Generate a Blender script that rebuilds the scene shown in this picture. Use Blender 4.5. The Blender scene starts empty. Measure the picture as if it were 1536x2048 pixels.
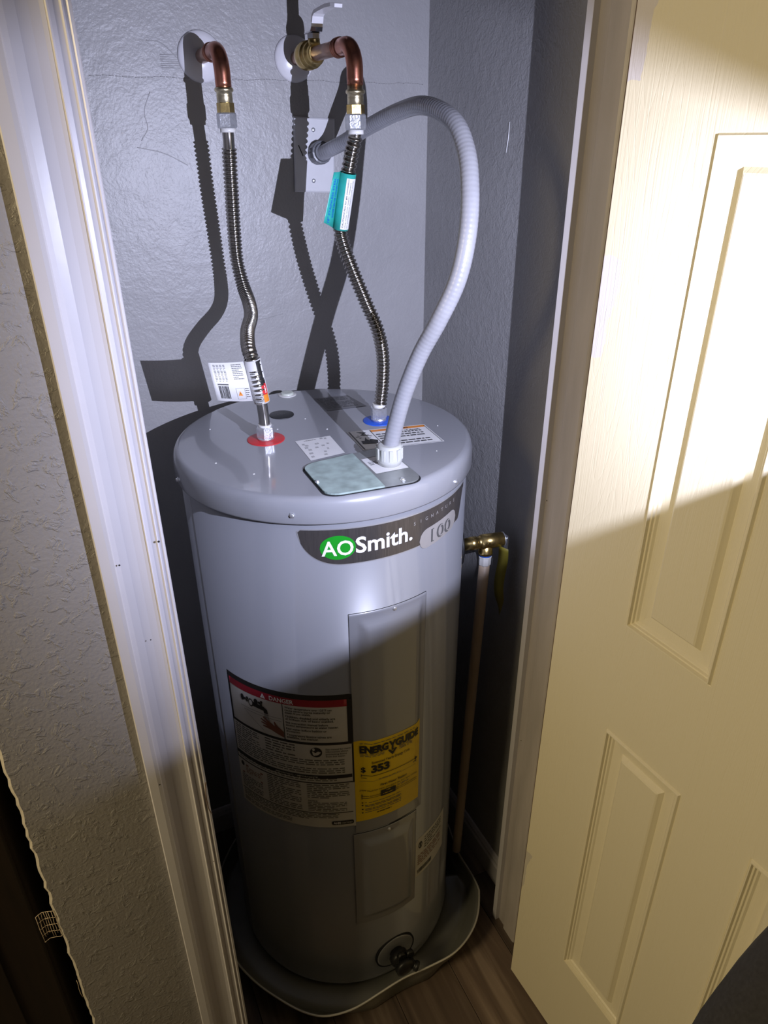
import bpy, bmesh, math, random
from mathutils import Vector, Matrix
random.seed(7)
PI = math.pi
SC = bpy.context.scene
COL = SC.collection

# ------------------------------------------------------------------ camera
CAM = Vector((0, 0, 1.755))
th, ph, ro = math.radians(27.7), math.radians(25.0), math.radians(-0.4)
Fv = Vector((math.sin(ph)*math.cos(th), math.cos(ph)*math.cos(th), -math.sin(th)))
Rv = Vector((math.cos(ph), -math.sin(ph), 0)); Uv = Rv.cross(Fv)
R2 = Rv*math.cos(ro)+Uv*math.sin(ro); U2 = -Rv*math.sin(ro)+Uv*math.cos(ro)
cd = bpy.data.cameras.new('camera'); cam = bpy.data.objects.new('camera', cd); COL.objects.link(cam)
m = Matrix((R2, U2, -Fv)).transposed().to_4x4(); m.translation = CAM; cam.matrix_world = m
cd.sensor_fit = 'VERTICAL'; cd.sensor_height = 36.0; cd.lens = 36.0*1420/2048; cd.clip_start = 0.02
SC.camera = cam

# ------------------------------------------------------------------ light and exposure
SC.view_settings.view_transform = 'Standard'; SC.view_settings.look = 'None'
SC.view_settings.exposure = 0.0; SC.view_settings.gamma = 1.0; SC.view_settings.use_curve_mapping = False
w = bpy.data.worlds.new('world'); SC.world = w; w.use_nodes = True
w.node_tree.nodes['Background'].inputs[0].default_value = (1.0, 0.80, 0.52, 1)
w.node_tree.nodes['Background'].inputs[1].default_value = 0.009
TORCH = Vector((.479, .125, 1.647))
TORCH_POWER = 76.0
TORCH_COLOR = (.71, .745, 1.0)
ROOM_POWER = 24.0
ROOM_COLOR = (1.0, .80, .46)
ROOM_POS = Vector((-1.55, .36, 1.95))

def area(name, loc, target, sx, sy, power, color):
    l = bpy.data.lights.new(name, 'AREA'); l.shape = 'RECTANGLE'; l.size = sx; l.size_y = sy
    l.energy = power; l.color = color
    o = bpy.data.objects.new(name, l); COL.objects.link(o); o.location = loc
    o.rotation_euler = (Vector(target)-Vector(loc)).to_track_quat('-Z', 'Y').to_euler(); return o
area('room_light', ROOM_POS, (.3, .7, .9), .55, .55, ROOM_POWER, ROOM_COLOR)

# ------------------------------------------------------------------ materials
def new_mat(name):
    m = bpy.data.materials.new(name); m.use_nodes = True
    nt = m.node_tree; return m, nt, nt.nodes['Principled BSDF']
def N(nt, t, **kw):
    n = nt.nodes.new(t)
    for k, v in kw.items():
        if k.startswith('i_'): n.inputs[k[2:].replace('_', ' ')].default_value = v
        else: setattr(n, k, v)
    return n
def mat(name, col, rough=.5, metal=0.0, var=.06, vscale=30, bump=0, bscale=200, bdist=.001, coat=0, stretch=(1,1,1), detail=4, rvar=0.0):
    m, nt, b = new_mat(name); L = nt.links.new
    b.inputs['Roughness'].default_value = rough; b.inputs['Metallic'].default_value = metal
    if coat: b.inputs['Coat Weight'].default_value = coat; b.inputs['Coat Roughness'].default_value = .07
    tc = N(nt, 'ShaderNodeTexCoord'); mp = N(nt, 'ShaderNodeMapping'); mp.inputs['Scale'].default_value = stretch
    L(tc.outputs['Object'], mp.inputs['Vector'])
    nz = N(nt, 'ShaderNodeTexNoise'); nz.inputs['Scale'].default_value = vscale; nz.inputs['Detail'].default_value = detail
    L(mp.outputs[0], nz.inputs['Vector'])
    cr = N(nt, 'ShaderNodeValToRGB'); e = cr.color_ramp.elements
    e[0].position = .3; e[1].position = .7
    e[0].color = (*[max(0, c*(1-var)) for c in col], 1); e[1].color = (*[min(1, c*(1+var)) for c in col], 1)
    L(nz.outputs['Fac'], cr.inputs[0]); L(cr.outputs[0], b.inputs['Base Color'])
    if rvar:
        mr = N(nt, 'ShaderNodeMapRange'); mr.inputs['To Min'].default_value = rough-rvar; mr.inputs['To Max'].default_value = rough+rvar
        L(nz.outputs['Fac'], mr.inputs[0]); L(mr.outputs[0], b.inputs['Roughness'])
    if bump:
        nb = N(nt, 'ShaderNodeTexNoise'); nb.inputs['Scale'].default_value = bscale; nb.inputs['Detail'].default_value = 3
        L(mp.outputs[0], nb.inputs['Vector'])
        bp = N(nt, 'ShaderNodeBump'); bp.inputs['Strength'].default_value = bump; bp.inputs['Distance'].default_value = bdist
        L(nb.outputs['Fac'], bp.inputs['Height']); L(bp.outputs[0], b.inputs['Normal'])
    return m
def wall_mat(name, col, rough, scale, lo, hi, dist, fine, finedist, var=.05):
    """painted drywall: trowelled blobs with soft edges over a fine orange peel"""
    m, nt, b = new_mat(name); L = nt.links.new
    b.inputs['Roughness'].default_value = rough
    tc = N(nt, 'ShaderNodeTexCoord')
    n1 = N(nt, 'ShaderNodeTexNoise'); n1.inputs['Scale'].default_value = scale; n1.inputs['Detail'].default_value = 5; n1.inputs['Roughness'].default_value = .62
    n1.inputs['Distortion'].default_value = .6
    L(tc.outputs['Object'], n1.inputs['Vector'])
    r1 = N(nt, 'ShaderNodeValToRGB'); r1.color_ramp.elements[0].position = lo; r1.color_ramp.elements[1].position = hi
    L(n1.outputs['Fac'], r1.inputs[0])
    n2 = N(nt, 'ShaderNodeTexNoise'); n2.inputs['Scale'].default_value = fine; n2.inputs['Detail'].default_value = 3
    L(tc.outputs['Object'], n2.inputs['Vector'])
    b1 = N(nt, 'ShaderNodeBump'); b1.inputs['Strength'].default_value = 1; b1.inputs['Distance'].default_value = dist
    b2 = N(nt, 'ShaderNodeBump'); b2.inputs['Strength'].default_value = 1; b2.inputs['Distance'].default_value = finedist
    L(r1.outputs[0], b1.inputs['Height']); L(n2.outputs['Fac'], b2.inputs['Height']); L(b1.outputs[0], b2.inputs['Normal'])
    L(b2.outputs[0], b.inputs['Normal'])
    n3 = N(nt, 'ShaderNodeTexNoise'); n3.inputs['Scale'].default_value = 5; n3.inputs['Detail'].default_value = 4
    L(tc.outputs['Object'], n3.inputs['Vector'])
    cr = N(nt, 'ShaderNodeValToRGB'); e = cr.color_ramp.elements; e[0].position = .35; e[1].position = .65
    e[0].color = (*[c*(1-var) for c in col], 1); e[1].color = (*[c*(1+var) for c in col], 1)
    L(n3.outputs['Fac'], cr.inputs[0]); L(cr.outputs[0], b.inputs['Base Color'])
    return m
def wood_mat(name, cols, rough=.45):
    m, nt, b = new_mat(name); L = nt.links.new
    tc = N(nt, 'ShaderNodeTexCoord'); oi = N(nt, 'ShaderNodeObjectInfo')
    ad = N(nt, 'ShaderNodeVectorMath'); ad.operation = 'ADD'
    sc = N(nt, 'ShaderNodeVectorMath'); sc.operation = 'SCALE'; sc.inputs['Scale'].default_value = 7.0
    cmb = N(nt, 'ShaderNodeCombineXYZ')
    for i in range(3): L(oi.outputs['Random'], cmb.inputs[i])
    L(cmb.outputs[0], sc.inputs[0]); L(tc.outputs['Object'], ad.inputs[0]); L(sc.outputs[0], ad.inputs[1])
    mp = N(nt, 'ShaderNodeMapping'); mp.inputs['Scale'].default_value = (30, 2.2, 10); L(ad.outputs[0], mp.inputs['Vector'])
    nz = N(nt, 'ShaderNodeTexNoise'); nz.inputs['Scale'].default_value = 1.0; nz.inputs['Detail'].default_value = 7; nz.inputs['Distortion'].default_value = .8
    L(mp.outputs[0], nz.inputs['Vector'])
    cr = N(nt, 'ShaderNodeValToRGB'); e = cr.color_ramp.elements
    e[0].position = .28; e[1].position = .72; e[0].color = (*cols[0], 1); e[1].color = (*cols[2], 1)
    k = e.new(.5); k.color = (*cols[1], 1)
    L(nz.outputs['Fac'], cr.inputs[0])
    hs = N(nt, 'ShaderNodeHueSaturation')
    mr = N(nt, 'ShaderNodeMapRange'); mr.inputs['To Min'].default_value = .45; mr.inputs['To Max'].default_value = 1.25
    L(oi.outputs['Random'], mr.inputs[0]); L(mr.outputs[0], hs.inputs['Value']); L(cr.outputs[0], hs.inputs['Color'])
    L(hs.outputs[0], b.inputs['Base Color']); b.inputs['Roughness'].default_value = rough
    bp = N(nt, 'ShaderNodeBump'); bp.inputs['Strength'].default_value = .3; bp.inputs['Distance'].default_value = .0006
    L(nz.outputs['Fac'], bp.inputs['Height']); L(bp.outputs[0], b.inputs['Normal'])
    return m
def door_mat():
    m, nt, b = new_mat('cream_door_paint'); L = nt.links.new
    b.inputs['Roughness'].default_value = .38
    tc = N(nt, 'ShaderNodeTexCoord'); sp = N(nt, 'ShaderNodeSeparateXYZ'); L(tc.outputs['Object'], sp.inputs[0])
    mp = N(nt, 'ShaderNodeMapping'); mp.inputs['Scale'].default_value = (420, 1, 5); L(tc.outputs['Object'], mp.inputs['Vector'])
    nz = N(nt, 'ShaderNodeTexNoise'); nz.inputs['Scale'].default_value = 1; nz.inputs['Detail'].default_value = 2; nz.inputs['Distortion'].default_value = .5
    L(mp.outputs[0], nz.inputs['Vector'])
    mp2 = N(nt, 'ShaderNodeMapping'); mp2.inputs['Scale'].default_value = (16, 1, 2.2); L(tc.outputs['Object'], mp2.inputs['Vector'])
    wv = N(nt, 'ShaderNodeTexNoise'); wv.inputs['Scale'].default_value = 1; wv.inputs['Detail'].default_value = 0
    L(mp2.outputs[0], wv.inputs['Vector'])
    mu = N(nt, 'ShaderNodeMath'); mu.operation = 'MULTIPLY'; mu.inputs[1].default_value = 26; L(wv.outputs['Fac'], mu.inputs[0])
    fr = N(nt, 'ShaderNodeMath'); fr.operation = 'PINGPONG'; fr.inputs[1].default_value = 1; L(mu.outputs[0], fr.inputs[0])
    pw = N(nt, 'ShaderNodeMath'); pw.operation = 'POWER'; pw.inputs[1].default_value = 9; L(fr.outputs[0], pw.inputs[0])
    sm = N(nt, 'ShaderNodeMath'); sm.operation = 'MULTIPLY'; sm.inputs[1].default_value = -.32; L(pw.outputs[0], sm.inputs[0])
    ad = N(nt, 'ShaderNodeMath'); ad.operation = 'ADD'; L(nz.outputs['Fac'], ad.inputs[0]); L(sm.outputs[0], ad.inputs[1])
    bp = N(nt, 'ShaderNodeBump'); bp.inputs['Strength'].default_value = .8; bp.inputs['Distance'].default_value = .00045
    L(ad.outputs[0], bp.inputs['Height']); L(bp.outputs[0], b.inputs['Normal'])
    # lilac paint smudges left near the hinge edge (wear of its own shape)
    def smudge(z0, z1, s1, seed):
        n = N(nt, 'ShaderNodeTexNoise'); n.inputs['Scale'].default_value = 22; n.inputs['Detail'].default_value = 4
        mpx = N(nt, 'ShaderNodeMapping'); mpx.inputs['Location'].default_value = (seed, 0, 0); L(tc.outputs['Object'], mpx.inputs[0]); L(mpx.outputs[0], n.inputs['Vector'])
        mm = N(nt, 'ShaderNodeMapRange'); mm.inputs['From Min'].default_value = z0; mm.inputs['From Max'].default_value = z1
        mm.inputs['To Min'].default_value = s1; mm.inputs['To Max'].default_value = s1*1.5; L(sp.outputs['Z'], mm.inputs[0])
        jit = N(nt, 'ShaderNodeMath'); jit.operation = 'MULTIPLY_ADD'; jit.inputs[1].default_value = .035; L(n.outputs['Fac'], jit.inputs[0]); L(sp.outputs['X'], jit.inputs[2])
        lt = N(nt, 'ShaderNodeMath'); lt.operation = 'LESS_THAN'; L(jit.outputs[0], lt.inputs[0]); L(mm.outputs[0], lt.inputs[1])
        jz = N(nt, 'ShaderNodeMath'); jz.operation = 'MULTIPLY_ADD'; jz.inputs[1].default_value = .03; L(n.outputs['Fac'], jz.inputs[0]); L(sp.outputs['Z'], jz.inputs[2])
        g = N(nt, 'ShaderNodeMath'); g.operation = 'GREATER_THAN'; g.inputs[1].default_value = z0+.015; L(jz.outputs[0], g.inputs[0])
        l = N(nt, 'ShaderNodeMath'); l.operation = 'LESS_THAN'; l.inputs[1].default_value = z1+.015; L(jz.outputs[0], l.inputs[0])
        a = N(nt, 'ShaderNodeMath'); a.operation = 'MULTIPLY'; L(lt.outputs[0], a.inputs[0]); L(g.outputs[0], a.inputs[1])
        c = N(nt, 'ShaderNodeMath'); c.operation = 'MULTIPLY'; L(a.outputs[0], c.inputs[0]); L(l.outputs[0], c.inputs[1]); return c
    s1 = smudge(1.80, 2.1, .040, 0); s2 = smudge(1.47, 1.60, .034, 3); s3 = smudge(.30, .42, .020, 5)
    mx = None; base = (.78, .715, .53, 1)
    for s, c in ((s1, (.66, .62, .60, 1)), (s2, (.70, .67, .66, 1)), (s3, (.62, .57, .48, 1))):
        k = N(nt, 'ShaderNodeMix'); k.data_type = 'RGBA'; L(s.outputs[0], k.inputs[0]); k.inputs[7].default_value = c
        if mx is None: k.inputs[6].default_value = base
        else: L(mx.outputs[2], k.inputs[6])
        mx = k
    L(mx.outputs[2], b.inputs['Base Color'])
    return m
M = {}
M['wall_back'] = wall_mat('grey_wall_paint_satin', (.34, .335, .335), .40, 26, .38, .74, .0006, 210, .0006)
M['wall_side'] = wall_mat('dark_grey_wall_paint', (.34, .335, .335), .40, 60, .42, .68, .0006, 260, .0009)
M['wall_front'] = wall_mat('textured_grey_wall_paint', (.31, .295, .288), .45, 62, .53, .62, .0009, 200, .0008)
M['drywall'] = mat('raw_drywall_edge', (.55, .50, .42), .9, bump=.6, bscale=150)
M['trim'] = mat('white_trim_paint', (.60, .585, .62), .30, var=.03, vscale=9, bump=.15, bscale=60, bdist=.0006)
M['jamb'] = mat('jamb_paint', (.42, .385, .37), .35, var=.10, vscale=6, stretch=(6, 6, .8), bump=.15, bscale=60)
M['rawwood'] = mat('brown_bare_wood', (.16, .10, .065), .6, var=.35, vscale=30, stretch=(6, 6, .5))
M['door'] = door_mat()
M['plank'] = wood_mat('brown_plank', ((.065, .045, .034), (.125, .088, .066), (.23, .175, .135)))
M['added_cupboard'] = mat('unlit_space_brown', (.012, .006, .003), .6, var=.4, vscale=10, stretch=(8, 8, .6))  # near-black brown standing in for the unlit space
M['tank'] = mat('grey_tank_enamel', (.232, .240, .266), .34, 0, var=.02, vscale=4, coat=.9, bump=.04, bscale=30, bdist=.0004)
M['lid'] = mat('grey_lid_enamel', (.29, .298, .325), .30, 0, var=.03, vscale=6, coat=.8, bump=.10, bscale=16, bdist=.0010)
M['pan'] = mat('grey_metal_pan', (.34, .34, .31), .34, .6, var=.10, vscale=8, rvar=.06)
M['galv'] = mat('galvanised_plate', (.46, .58, .55), .42, .35, var=.22, vscale=42, detail=2)
M['rim'] = mat('pale_rolled_rim', (.66, .64, .58), .3, .4)
M['galv2'] = mat('grey_steel_plate', (.36, .38, .38), .33, .6, var=.12, vscale=30)
M['copper'] = mat('copper', (.50, .21, .14), .27, 1, var=.25, vscale=40, bump=.1, bscale=120)
M['copper_dull'] = mat('dull_copper_pipe', (.42, .27, .21), .42, .85, var=.15, vscale=40)
M['brass'] = mat('brass', (.58, .43, .17), .30, 1, var=.25, vscale=60, bump=.15, bscale=220)
M['brass_pale'] = mat('pale_brass', (.70, .62, .42), .30, 1, var=.2, vscale=70, bump=.12, bscale=220)
M['steel'] = mat('zinc_plated_nut', (.80, .82, .86), .34, .85, var=.12, vscale=120, bump=.7, bscale=330)
M['hose'] = mat('stainless_steel_hose', (.42, .40, .37), .20, 1, var=.08, vscale=60)
M['chrome'] = mat('chrome', (.70, .70, .72), .12, 1, var=.04)
M['escut'] = mat('white_escutcheon', (.72, .71, .74), .25, var=.02)
M['wplastic'] = mat('white_plastic', (.72, .71, .68), .4, var=.03)
M['gplastic'] = mat('pale_grey_plastic', (.50, .51, .49), .42, var=.04)
M['conduit'] = mat('grey_vinyl_conduit', (.30, .305, .335), .30, var=.05, vscale=40, bump=.1, bscale=300)
M['dconduit'] = mat('dark_grey_connector', (.13, .135, .15), .35, var=.06)
M['plate'] = mat('white_wall_plate', (.60, .60, .62), .35, var=.04)
M['pvc'] = mat('cream_discharge_pipe', (.52, .40, .29), .45, var=.08, vscale=12)
M['red'] = mat('red_ring', (.62, .03, .035), .4, var=.08, vscale=60)
M['blue'] = mat('blue_ring', (.012, .10, .62), .4, var=.08, vscale=60)
M['black'] = mat('black_plastic', (.012, .012, .013), .45, var=.1)
M['ink'] = mat('black_ink', (.015, .015, .015), .5, var=.05)
M['greyink'] = mat('grey_ink', (.10, .10, .10), .5, var=.05)
M['redink'] = mat('red_ink', (.33, .012, .03), .45, var=.05)
M['brownink'] = mat('brown_ink', (.20, .07, .04), .5, var=.05)
M['orange'] = mat('orange_ink', (.75, .25, .02), .5, var=.05)
M['paper'] = mat('white_label', (.62, .61, .57), .42, var=.03)
M['brightpaper'] = mat('bright_white_label', (.78, .78, .78), .45, var=.02)
M['yellow'] = mat('yellow_label', (.72, .50, .010), .42, var=.04)
M['decal'] = mat('brushed_grey_decal', (.20, .185, .18), .22, .75, var=.2, vscale=60, stretch=(14, 14, .5))
M['decalrim'] = mat('silver_decal_edge', (.52, .52, .53), .25, .5)
M['pill'] = mat('light_grey_decal', (.48, .46, .45), .3, .35, var=.04)
M['green'] = mat('green_print', (.012, .30, .02), .35, var=.04)
M['whiteprint'] = mat('white_print', (.85, .85, .85), .4, var=.02)
M['teal'] = mat('teal_label', (.035, .42, .36), .35, var=.12, vscale=60)
M['blueink'] = mat('blue_ink', (.01, .10, .55), .4)
M['shadelabel'] = mat('clear_grey_label', (.15, .15, .155), .3, var=.15, vscale=60)
M['yellowtag'] = mat('yellow_tag', (.20, .17, .02), .5, var=.15, vscale=30)
M['gap'] = mat('gap_shade', (.01, .01, .012), .8)  # near-black that paints the shade inside gaps and recesses
M['cap'] = mat('translucent_white_cap', (.62, .66, .58), .35, var=.04)
M['cloth'] = mat('charcoal_cloth', (.022, .021, .024), .9, var=.25, vscale=300, bump=.6, bscale=25, bdist=.01)
M['skin'] = mat('skin', (.55, .33, .24), .5, var=.05)
M['hair'] = mat('dark_hair', (.02, .014, .01), .5, var=.3, vscale=200)
M['tape'] = mat('beige_mesh_tape', (.62, .50, .36), .8)
M['dust'] = mat('debris', (.6, .58, .5), .6)
M['ceiling'] = mat('off_white_ceiling', (.5, .47, .42), .9)

# ------------------------------------------------------------------ mesh helpers
class MB:
    def __init__(s): s.v = []; s.f = []; s.mi = []; s.sm = []; s.mats = []
    def mat(s, m):
        if m not in s.mats: s.mats.append(m)
        return s.mats.index(m)
    def add(s, vs, fs, m, smooth=False):
        o = len(s.v); k = s.mat(m); s.v += [tuple(v) for v in vs]
        for f in fs: s.f.append([i+o for i in f]); s.mi.append(k); s.sm.append(smooth)
    def box(s, x0, x1, y0, y1, z0, z1, m):
        vs = [(x, y, z) for z in (z0, z1) for y in (y0, y1) for x in (x0, x1)]
        s.add(vs, [(0, 2, 3, 1), (4, 5, 7, 6), (0, 1, 5, 4), (2, 6, 7, 3), (0, 4, 6, 2), (1, 3, 7, 5)], m)
    def rings(s, rings, m, smooth=True, closed=True, cap0=False, cap1=False):
        n = len(rings[0]); vs = [p for r in rings for p in r]; fs = []
        for i in range(len(rings)-1):
            for j in range(n if closed else n-1):
                k = (j+1) % n; fs.append((i*n+j, i*n+k, (i+1)*n+k, (i+1)*n+j))
        s.add(vs, fs, m, smooth)
        if cap0: s.add(rings[0], [tuple(range(n))[::-1]], m)
        if cap1: s.add(rings[-1], [tuple(range(n))], m)
    def lathe(s, prof, org, axis, m, n=32, smooth=True, cap0=True, cap1=True, hexa=False, a0=0):
        """prof: (distance along the axis, radius)"""
        ax = Vector(axis).normalized(); q = ax.to_track_quat('Z', 'Y'); X = q @ Vector((1, 0, 0)); Y = q @ Vector((0, 1, 0))
        if hexa: n = 6; smooth = False
        rs = []
        for t, r in prof:
            c = Vector(org)+ax*t
            rs.append([c+(X*math.cos(a0+2*PI*j/n)+Y*math.sin(a0+2*PI*j/n))*max(r, 1e-5) for j in range(n)])
        s.rings(rs, m, smooth, True, cap0 and prof[0][1] > 1e-4, cap1 and prof[-1][1] > 1e-4)
    def tube(s, path, rad, m, n=16, cap=True):
        """path: dense list of points, rad: number or function of arc length"""
        P = [Vector(p) for p in path]; T = []
        for i in range(len(P)):
            a = P[max(i-1, 0)]; b = P[min(i+1, len(P)-1)]; T.append((b-a).normalized())
        up = Vector((0, 1, 0)) if abs(T[0].y) < .9 else Vector((1, 0, 0))
        X = (up-T[0]*up.dot(T[0])).normalized(); rs = []; sl = 0
        for i, p in enumerate(P):
            if i: sl += (P[i]-P[i-1]).length
            X = (X-T[i]*X.dot(T[i])).normalized(); Y = T[i].cross(X)
            r = rad(sl) if callable(rad) else rad
            rs.append([p+(X*math.cos(2*PI*j/n)+Y*math.sin(2*PI*j/n))*r for j in range(n)])
        s.rings(rs, m, True, True, cap, cap)
    def build(s, name, parent=None):
        me = bpy.data.meshes.new(name); me.from_pydata(s.v, [], s.f); me.update()
        for mm in s.mats: me.materials.append(M[mm] if isinstance(mm, str) else mm)
        me.polygons.foreach_set('material_index', s.mi); me.polygons.foreach_set('use_smooth', s.sm)
        bm = bmesh.new(); bm.from_mesh(me); bmesh.ops.remove_doubles(bm, verts=bm.verts, dist=1e-6)
        bmesh.ops.recalc_face_normals(bm, faces=bm.faces); bm.to_mesh(me); bm.free()
        o = bpy.data.objects.new(name, me); COL.objects.link(o)
        if parent: o.parent = parent; o.matrix_parent_inverse = parent.matrix_world.inverted()
        return o
def empty(name, loc):
    o = bpy.data.objects.new(name, None); COL.objects.link(o); o.location = loc; o.empty_display_size = .05
    bpy.context.view_layer.update(); return o
def tag(o, label=None, cat=None, group=None, kind=None):
    if label: o['label'] = label
    if cat: o['category'] = cat
    if group: o['group'] = group
    if kind: o['kind'] = kind
    return o
def cr_path(pts, step=.001):
    P = [Vector(p) for p in pts]; P = [P[0]*2-P[1]]+P+[P[-1]*2-P[-2]]; fine = []
    for i in range(1, len(P)-2):
        for k in range(40):
            t = k/40; a, b, c, d = P[i-1:i+3]
            fine.append(.5*((2*b)+(-a+c)*t+(2*a-5*b+4*c-d)*t*t+(-a+3*b-3*c+d)*t**3))
    fine.append(P[-2]); out = [fine[0]]; acc = 0; prev = fine[0]; nxt = step; tot = 0
    for p in fine[1:]:
        d = (p-prev).length
        while tot+d >= nxt and d > 0:
            out.append(prev.lerp(p, (nxt-tot)/d)); nxt += step
        tot += d; prev = p
    out.append(fine[-1]); return out
def ident(u, v, w=0): return (u, v, w)
def text_geo(s, size, bold=0.0, align='LEFT', xscale=1.0, res=3):
    c = bpy.data.curves.new('t', 'FONT'); c.body = s; c.size = size; c.align_x = align; c.offset = bold; c.resolution_u = res; c.fill_mode = 'FRONT'
    o = bpy.data.objects.new('t', c); COL.objects.link(o)
    dg = bpy.context.evaluated_depsgraph_get(); me = o.evaluated_get(dg).to_mesh()
    vs = [(v.co.x*xscale, v.co.y) for v in me.vertices]; fs = [tuple(p.vertices) for p in me.polygons]
    o.evaluated_get(dg).to_mesh_clear(); bpy.data.objects.remove(o); bpy.data.curves.remove(c)
    return vs, fs
def add_text(mb, s, size, pos, fmap, m, bold=0, align='LEFT', width=None, off=.0004, rot=0):
    vs, fs = text_geo(s, size, bold, align)
    if not vs: return
    xs = [v[0] for v in vs]; k = 1
    if width: k = width/(max(xs)-min(xs))
    ca, sa = math.cos(rot), math.sin(rot)
    out = []
    for x, y in vs:
        x *= k; out.append(fmap(pos[0]+x*ca-y*sa, pos[1]+x*sa+y*ca, off))
    mb.add(out, fs, m)
def rect(mb, u0, u1, v0, v1, fmap, m, off=.0003, nu=1, nv=1):
    vs = [fmap(u0+(u1-u0)*i/nu, v0+(v1-v0)*j/nv, off) for j in range(nv+1) for i in range(nu+1)]
    fs = [(j*(nu+1)+i, j*(nu+1)+i+1, (j+1)*(nu+1)+i+1, (j+1)*(nu+1)+i) for j in range(nv) for i in range(nu)]
    mb.add(vs, fs, m, nu > 1)
def lines(mb, u0, u1, v0, v1, n, fmap, m, h=.45, off=.0004, fill=.9, seed=1, nu=1, word=.012):
    """rows of word-length strokes: print too small to read in the photograph"""
    rnd = random.Random(seed); dv = (v1-v0)/n
    for i in range(n):
        vt = v1-dv*i; u = u0; end = u0+(u1-u0)*(fill if (i % 4) != 3 else fill*rnd.uniform(.35, .8))
        while u < end:
            wl = min(word*rnd.uniform(.35, 1.4), end-u); rect(mb, u, u+wl, vt-dv*h, vt, fmap, m, off); u += wl+word*.22
def poly(mb, pts, fmap, m, off=.0003, lev=2):
    """flat print cut into small triangles so that it follows a curved surface"""
    from mathutils.geometry import tessellate_polygon
    tr = [[pts[i] for i in t] for t in tessellate_polygon([[Vector((u, v, 0)) for u, v in pts]])]
    for _ in range(lev):
        nt = []
        for a, b_, c in tr:
            ab, bc, ca = [((p[0]+q[0])/2, (p[1]+q[1])/2) for p, q in ((a, b_), (b_, c), (c, a))]
            nt += [[a, ab, ca], [ab, b_, bc], [ca, bc, c], [ab, bc, ca]]
        tr = nt
    mb.add([fmap(u, v, off) for t in tr for u, v in t], [(3*i, 3*i+1, 3*i+2) for i in range(len(tr))], m)
def ell_pts(u, v, a, b, n=28): return [(u+a*math.cos(2*PI*k/n), v+b*math.sin(2*PI*k/n)) for k in range(n)]
def rrect_pts(u0, u1, v0, v1, r, n=6):
    out = []
    for cu, cv, a in ((u1-r, v1-r, 0), (u0+r, v1-r, 90), (u0+r, v0+r, 180), (u1-r, v0+r, 270)):
        for k in range(n+1):
            t = math.radians(a+90*k/n); out.append((cu+r*math.cos(t), cv+r*math.sin(t)))
    return out
def strip_poly(mb, u0, u1, fb, ft, n, fmap, m, off):
    """filled shape between two curves fb(u) and ft(u), many columns so it can wrap"""
    vs = []; fs = []
    for i in range(n+1):
        u = u0+(u1-u0)*i/n; vs += [fmap(u, fb(u), off), fmap(u, ft(u), off)]
    for i in range(n): fs.append((2*i, 2*i+2, 2*i+3, 2*i+1))
    mb.add(vs, fs, m, True)

# ------------------------------------------------------------------ the setting
YW, XR = 1.46, .785
def struct(name, mb, parent=None):
    o = mb.build(name, parent)
    if not parent: o['kind'] = 'structure'
    return o
b = MB(); b.box(-.02, .90, YW, YW+.1, 0, 2.44, 'wall_back'); struct('wall_back', b)
b = MB(); b.box(XR, XR+.1, .905, YW, 0, 2.44, 'wall_side'); struct('wall_right', b)
b = MB(); b.box(-.06, .045, .905, YW, 0, 2.44, 'wall_side'); struct('wall_left', b)
# front wall left of the opening: a narrow strip whose free edge is rough cut drywall
b = MB(); rnd = random.Random(3); zs = [i*.012 for i in range(204)]
edge = [-.163-.004*math.sin(z*2.3)+rnd.uniform(-.0016, .0016) for z in zs]
vs = []; fs = []
for x, z in zip(edge, zs): vs += [(x, .7925, z), (x+.003+rnd.uniform(0, .001), .790, z), (.074, .790, z), (x+.001, .905, z), (.074, .905, z)]
for i in range(len(zs)-1):
    a = i*5; c = a+5
    fs += [(a+1, a+2, c+2, c+1), (a+4, a+3, c+3, c+4), (a+2, a+4, c+4, c+2)]
b.add(vs, fs, 'wall_front')
b.add(vs, [(i*5, i*5+1, i*5+6, i*5+5) for i in range(len(zs)-1)]+[(i*5+3, i*5, i*5+5, i*5+8) for i in range(len(zs)-1)], 'drywall')
struct('wall_front', b)
b = MB(); b.box(.074, .95, .79, .905, 2.062, 2.44, 'wall_front'); b.box(.752, 1.35, .79, .905, 0, 2.062, 'wall_front'); b.box(.95, 1.35, .79, .905, 2.062, 2.44, 'wall_front'); struct('wall_front_upper', b)
b = MB(); b.box(-3.2, 1.35, -2.6, 3.2, 2.44, 2.5, 'ceiling'); struct('ceiling', b)
# baseboards inside the closet
def baseboard(name, p0, p1, nrm, h=.085, t=.013):
    mb = MB(); p0, p1, nrm = Vector(p0), Vector(p1), Vector(nrm)
    prof = [(0, 0), (t, 0), (t, h*.72), (t*.75, h*.80), (t*.7, h*.88), (t*.35, h*.97), (0, h)]
    rs = [[p+nrm*a+Vector((0, 0, z)) for a, z in prof] for p in (p0, p1)]
    mb.rings(rs, 'trim', False, True, True, True); return struct(name, mb)
baseboard('baseboard_right', (XR, .905, 0), (XR, YW, 0), (-1, 0, 0))
baseboard('baseboard_back', (.045, YW, 0), (XR, YW, 0), (0, -1, 0), .085, .010)
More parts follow.
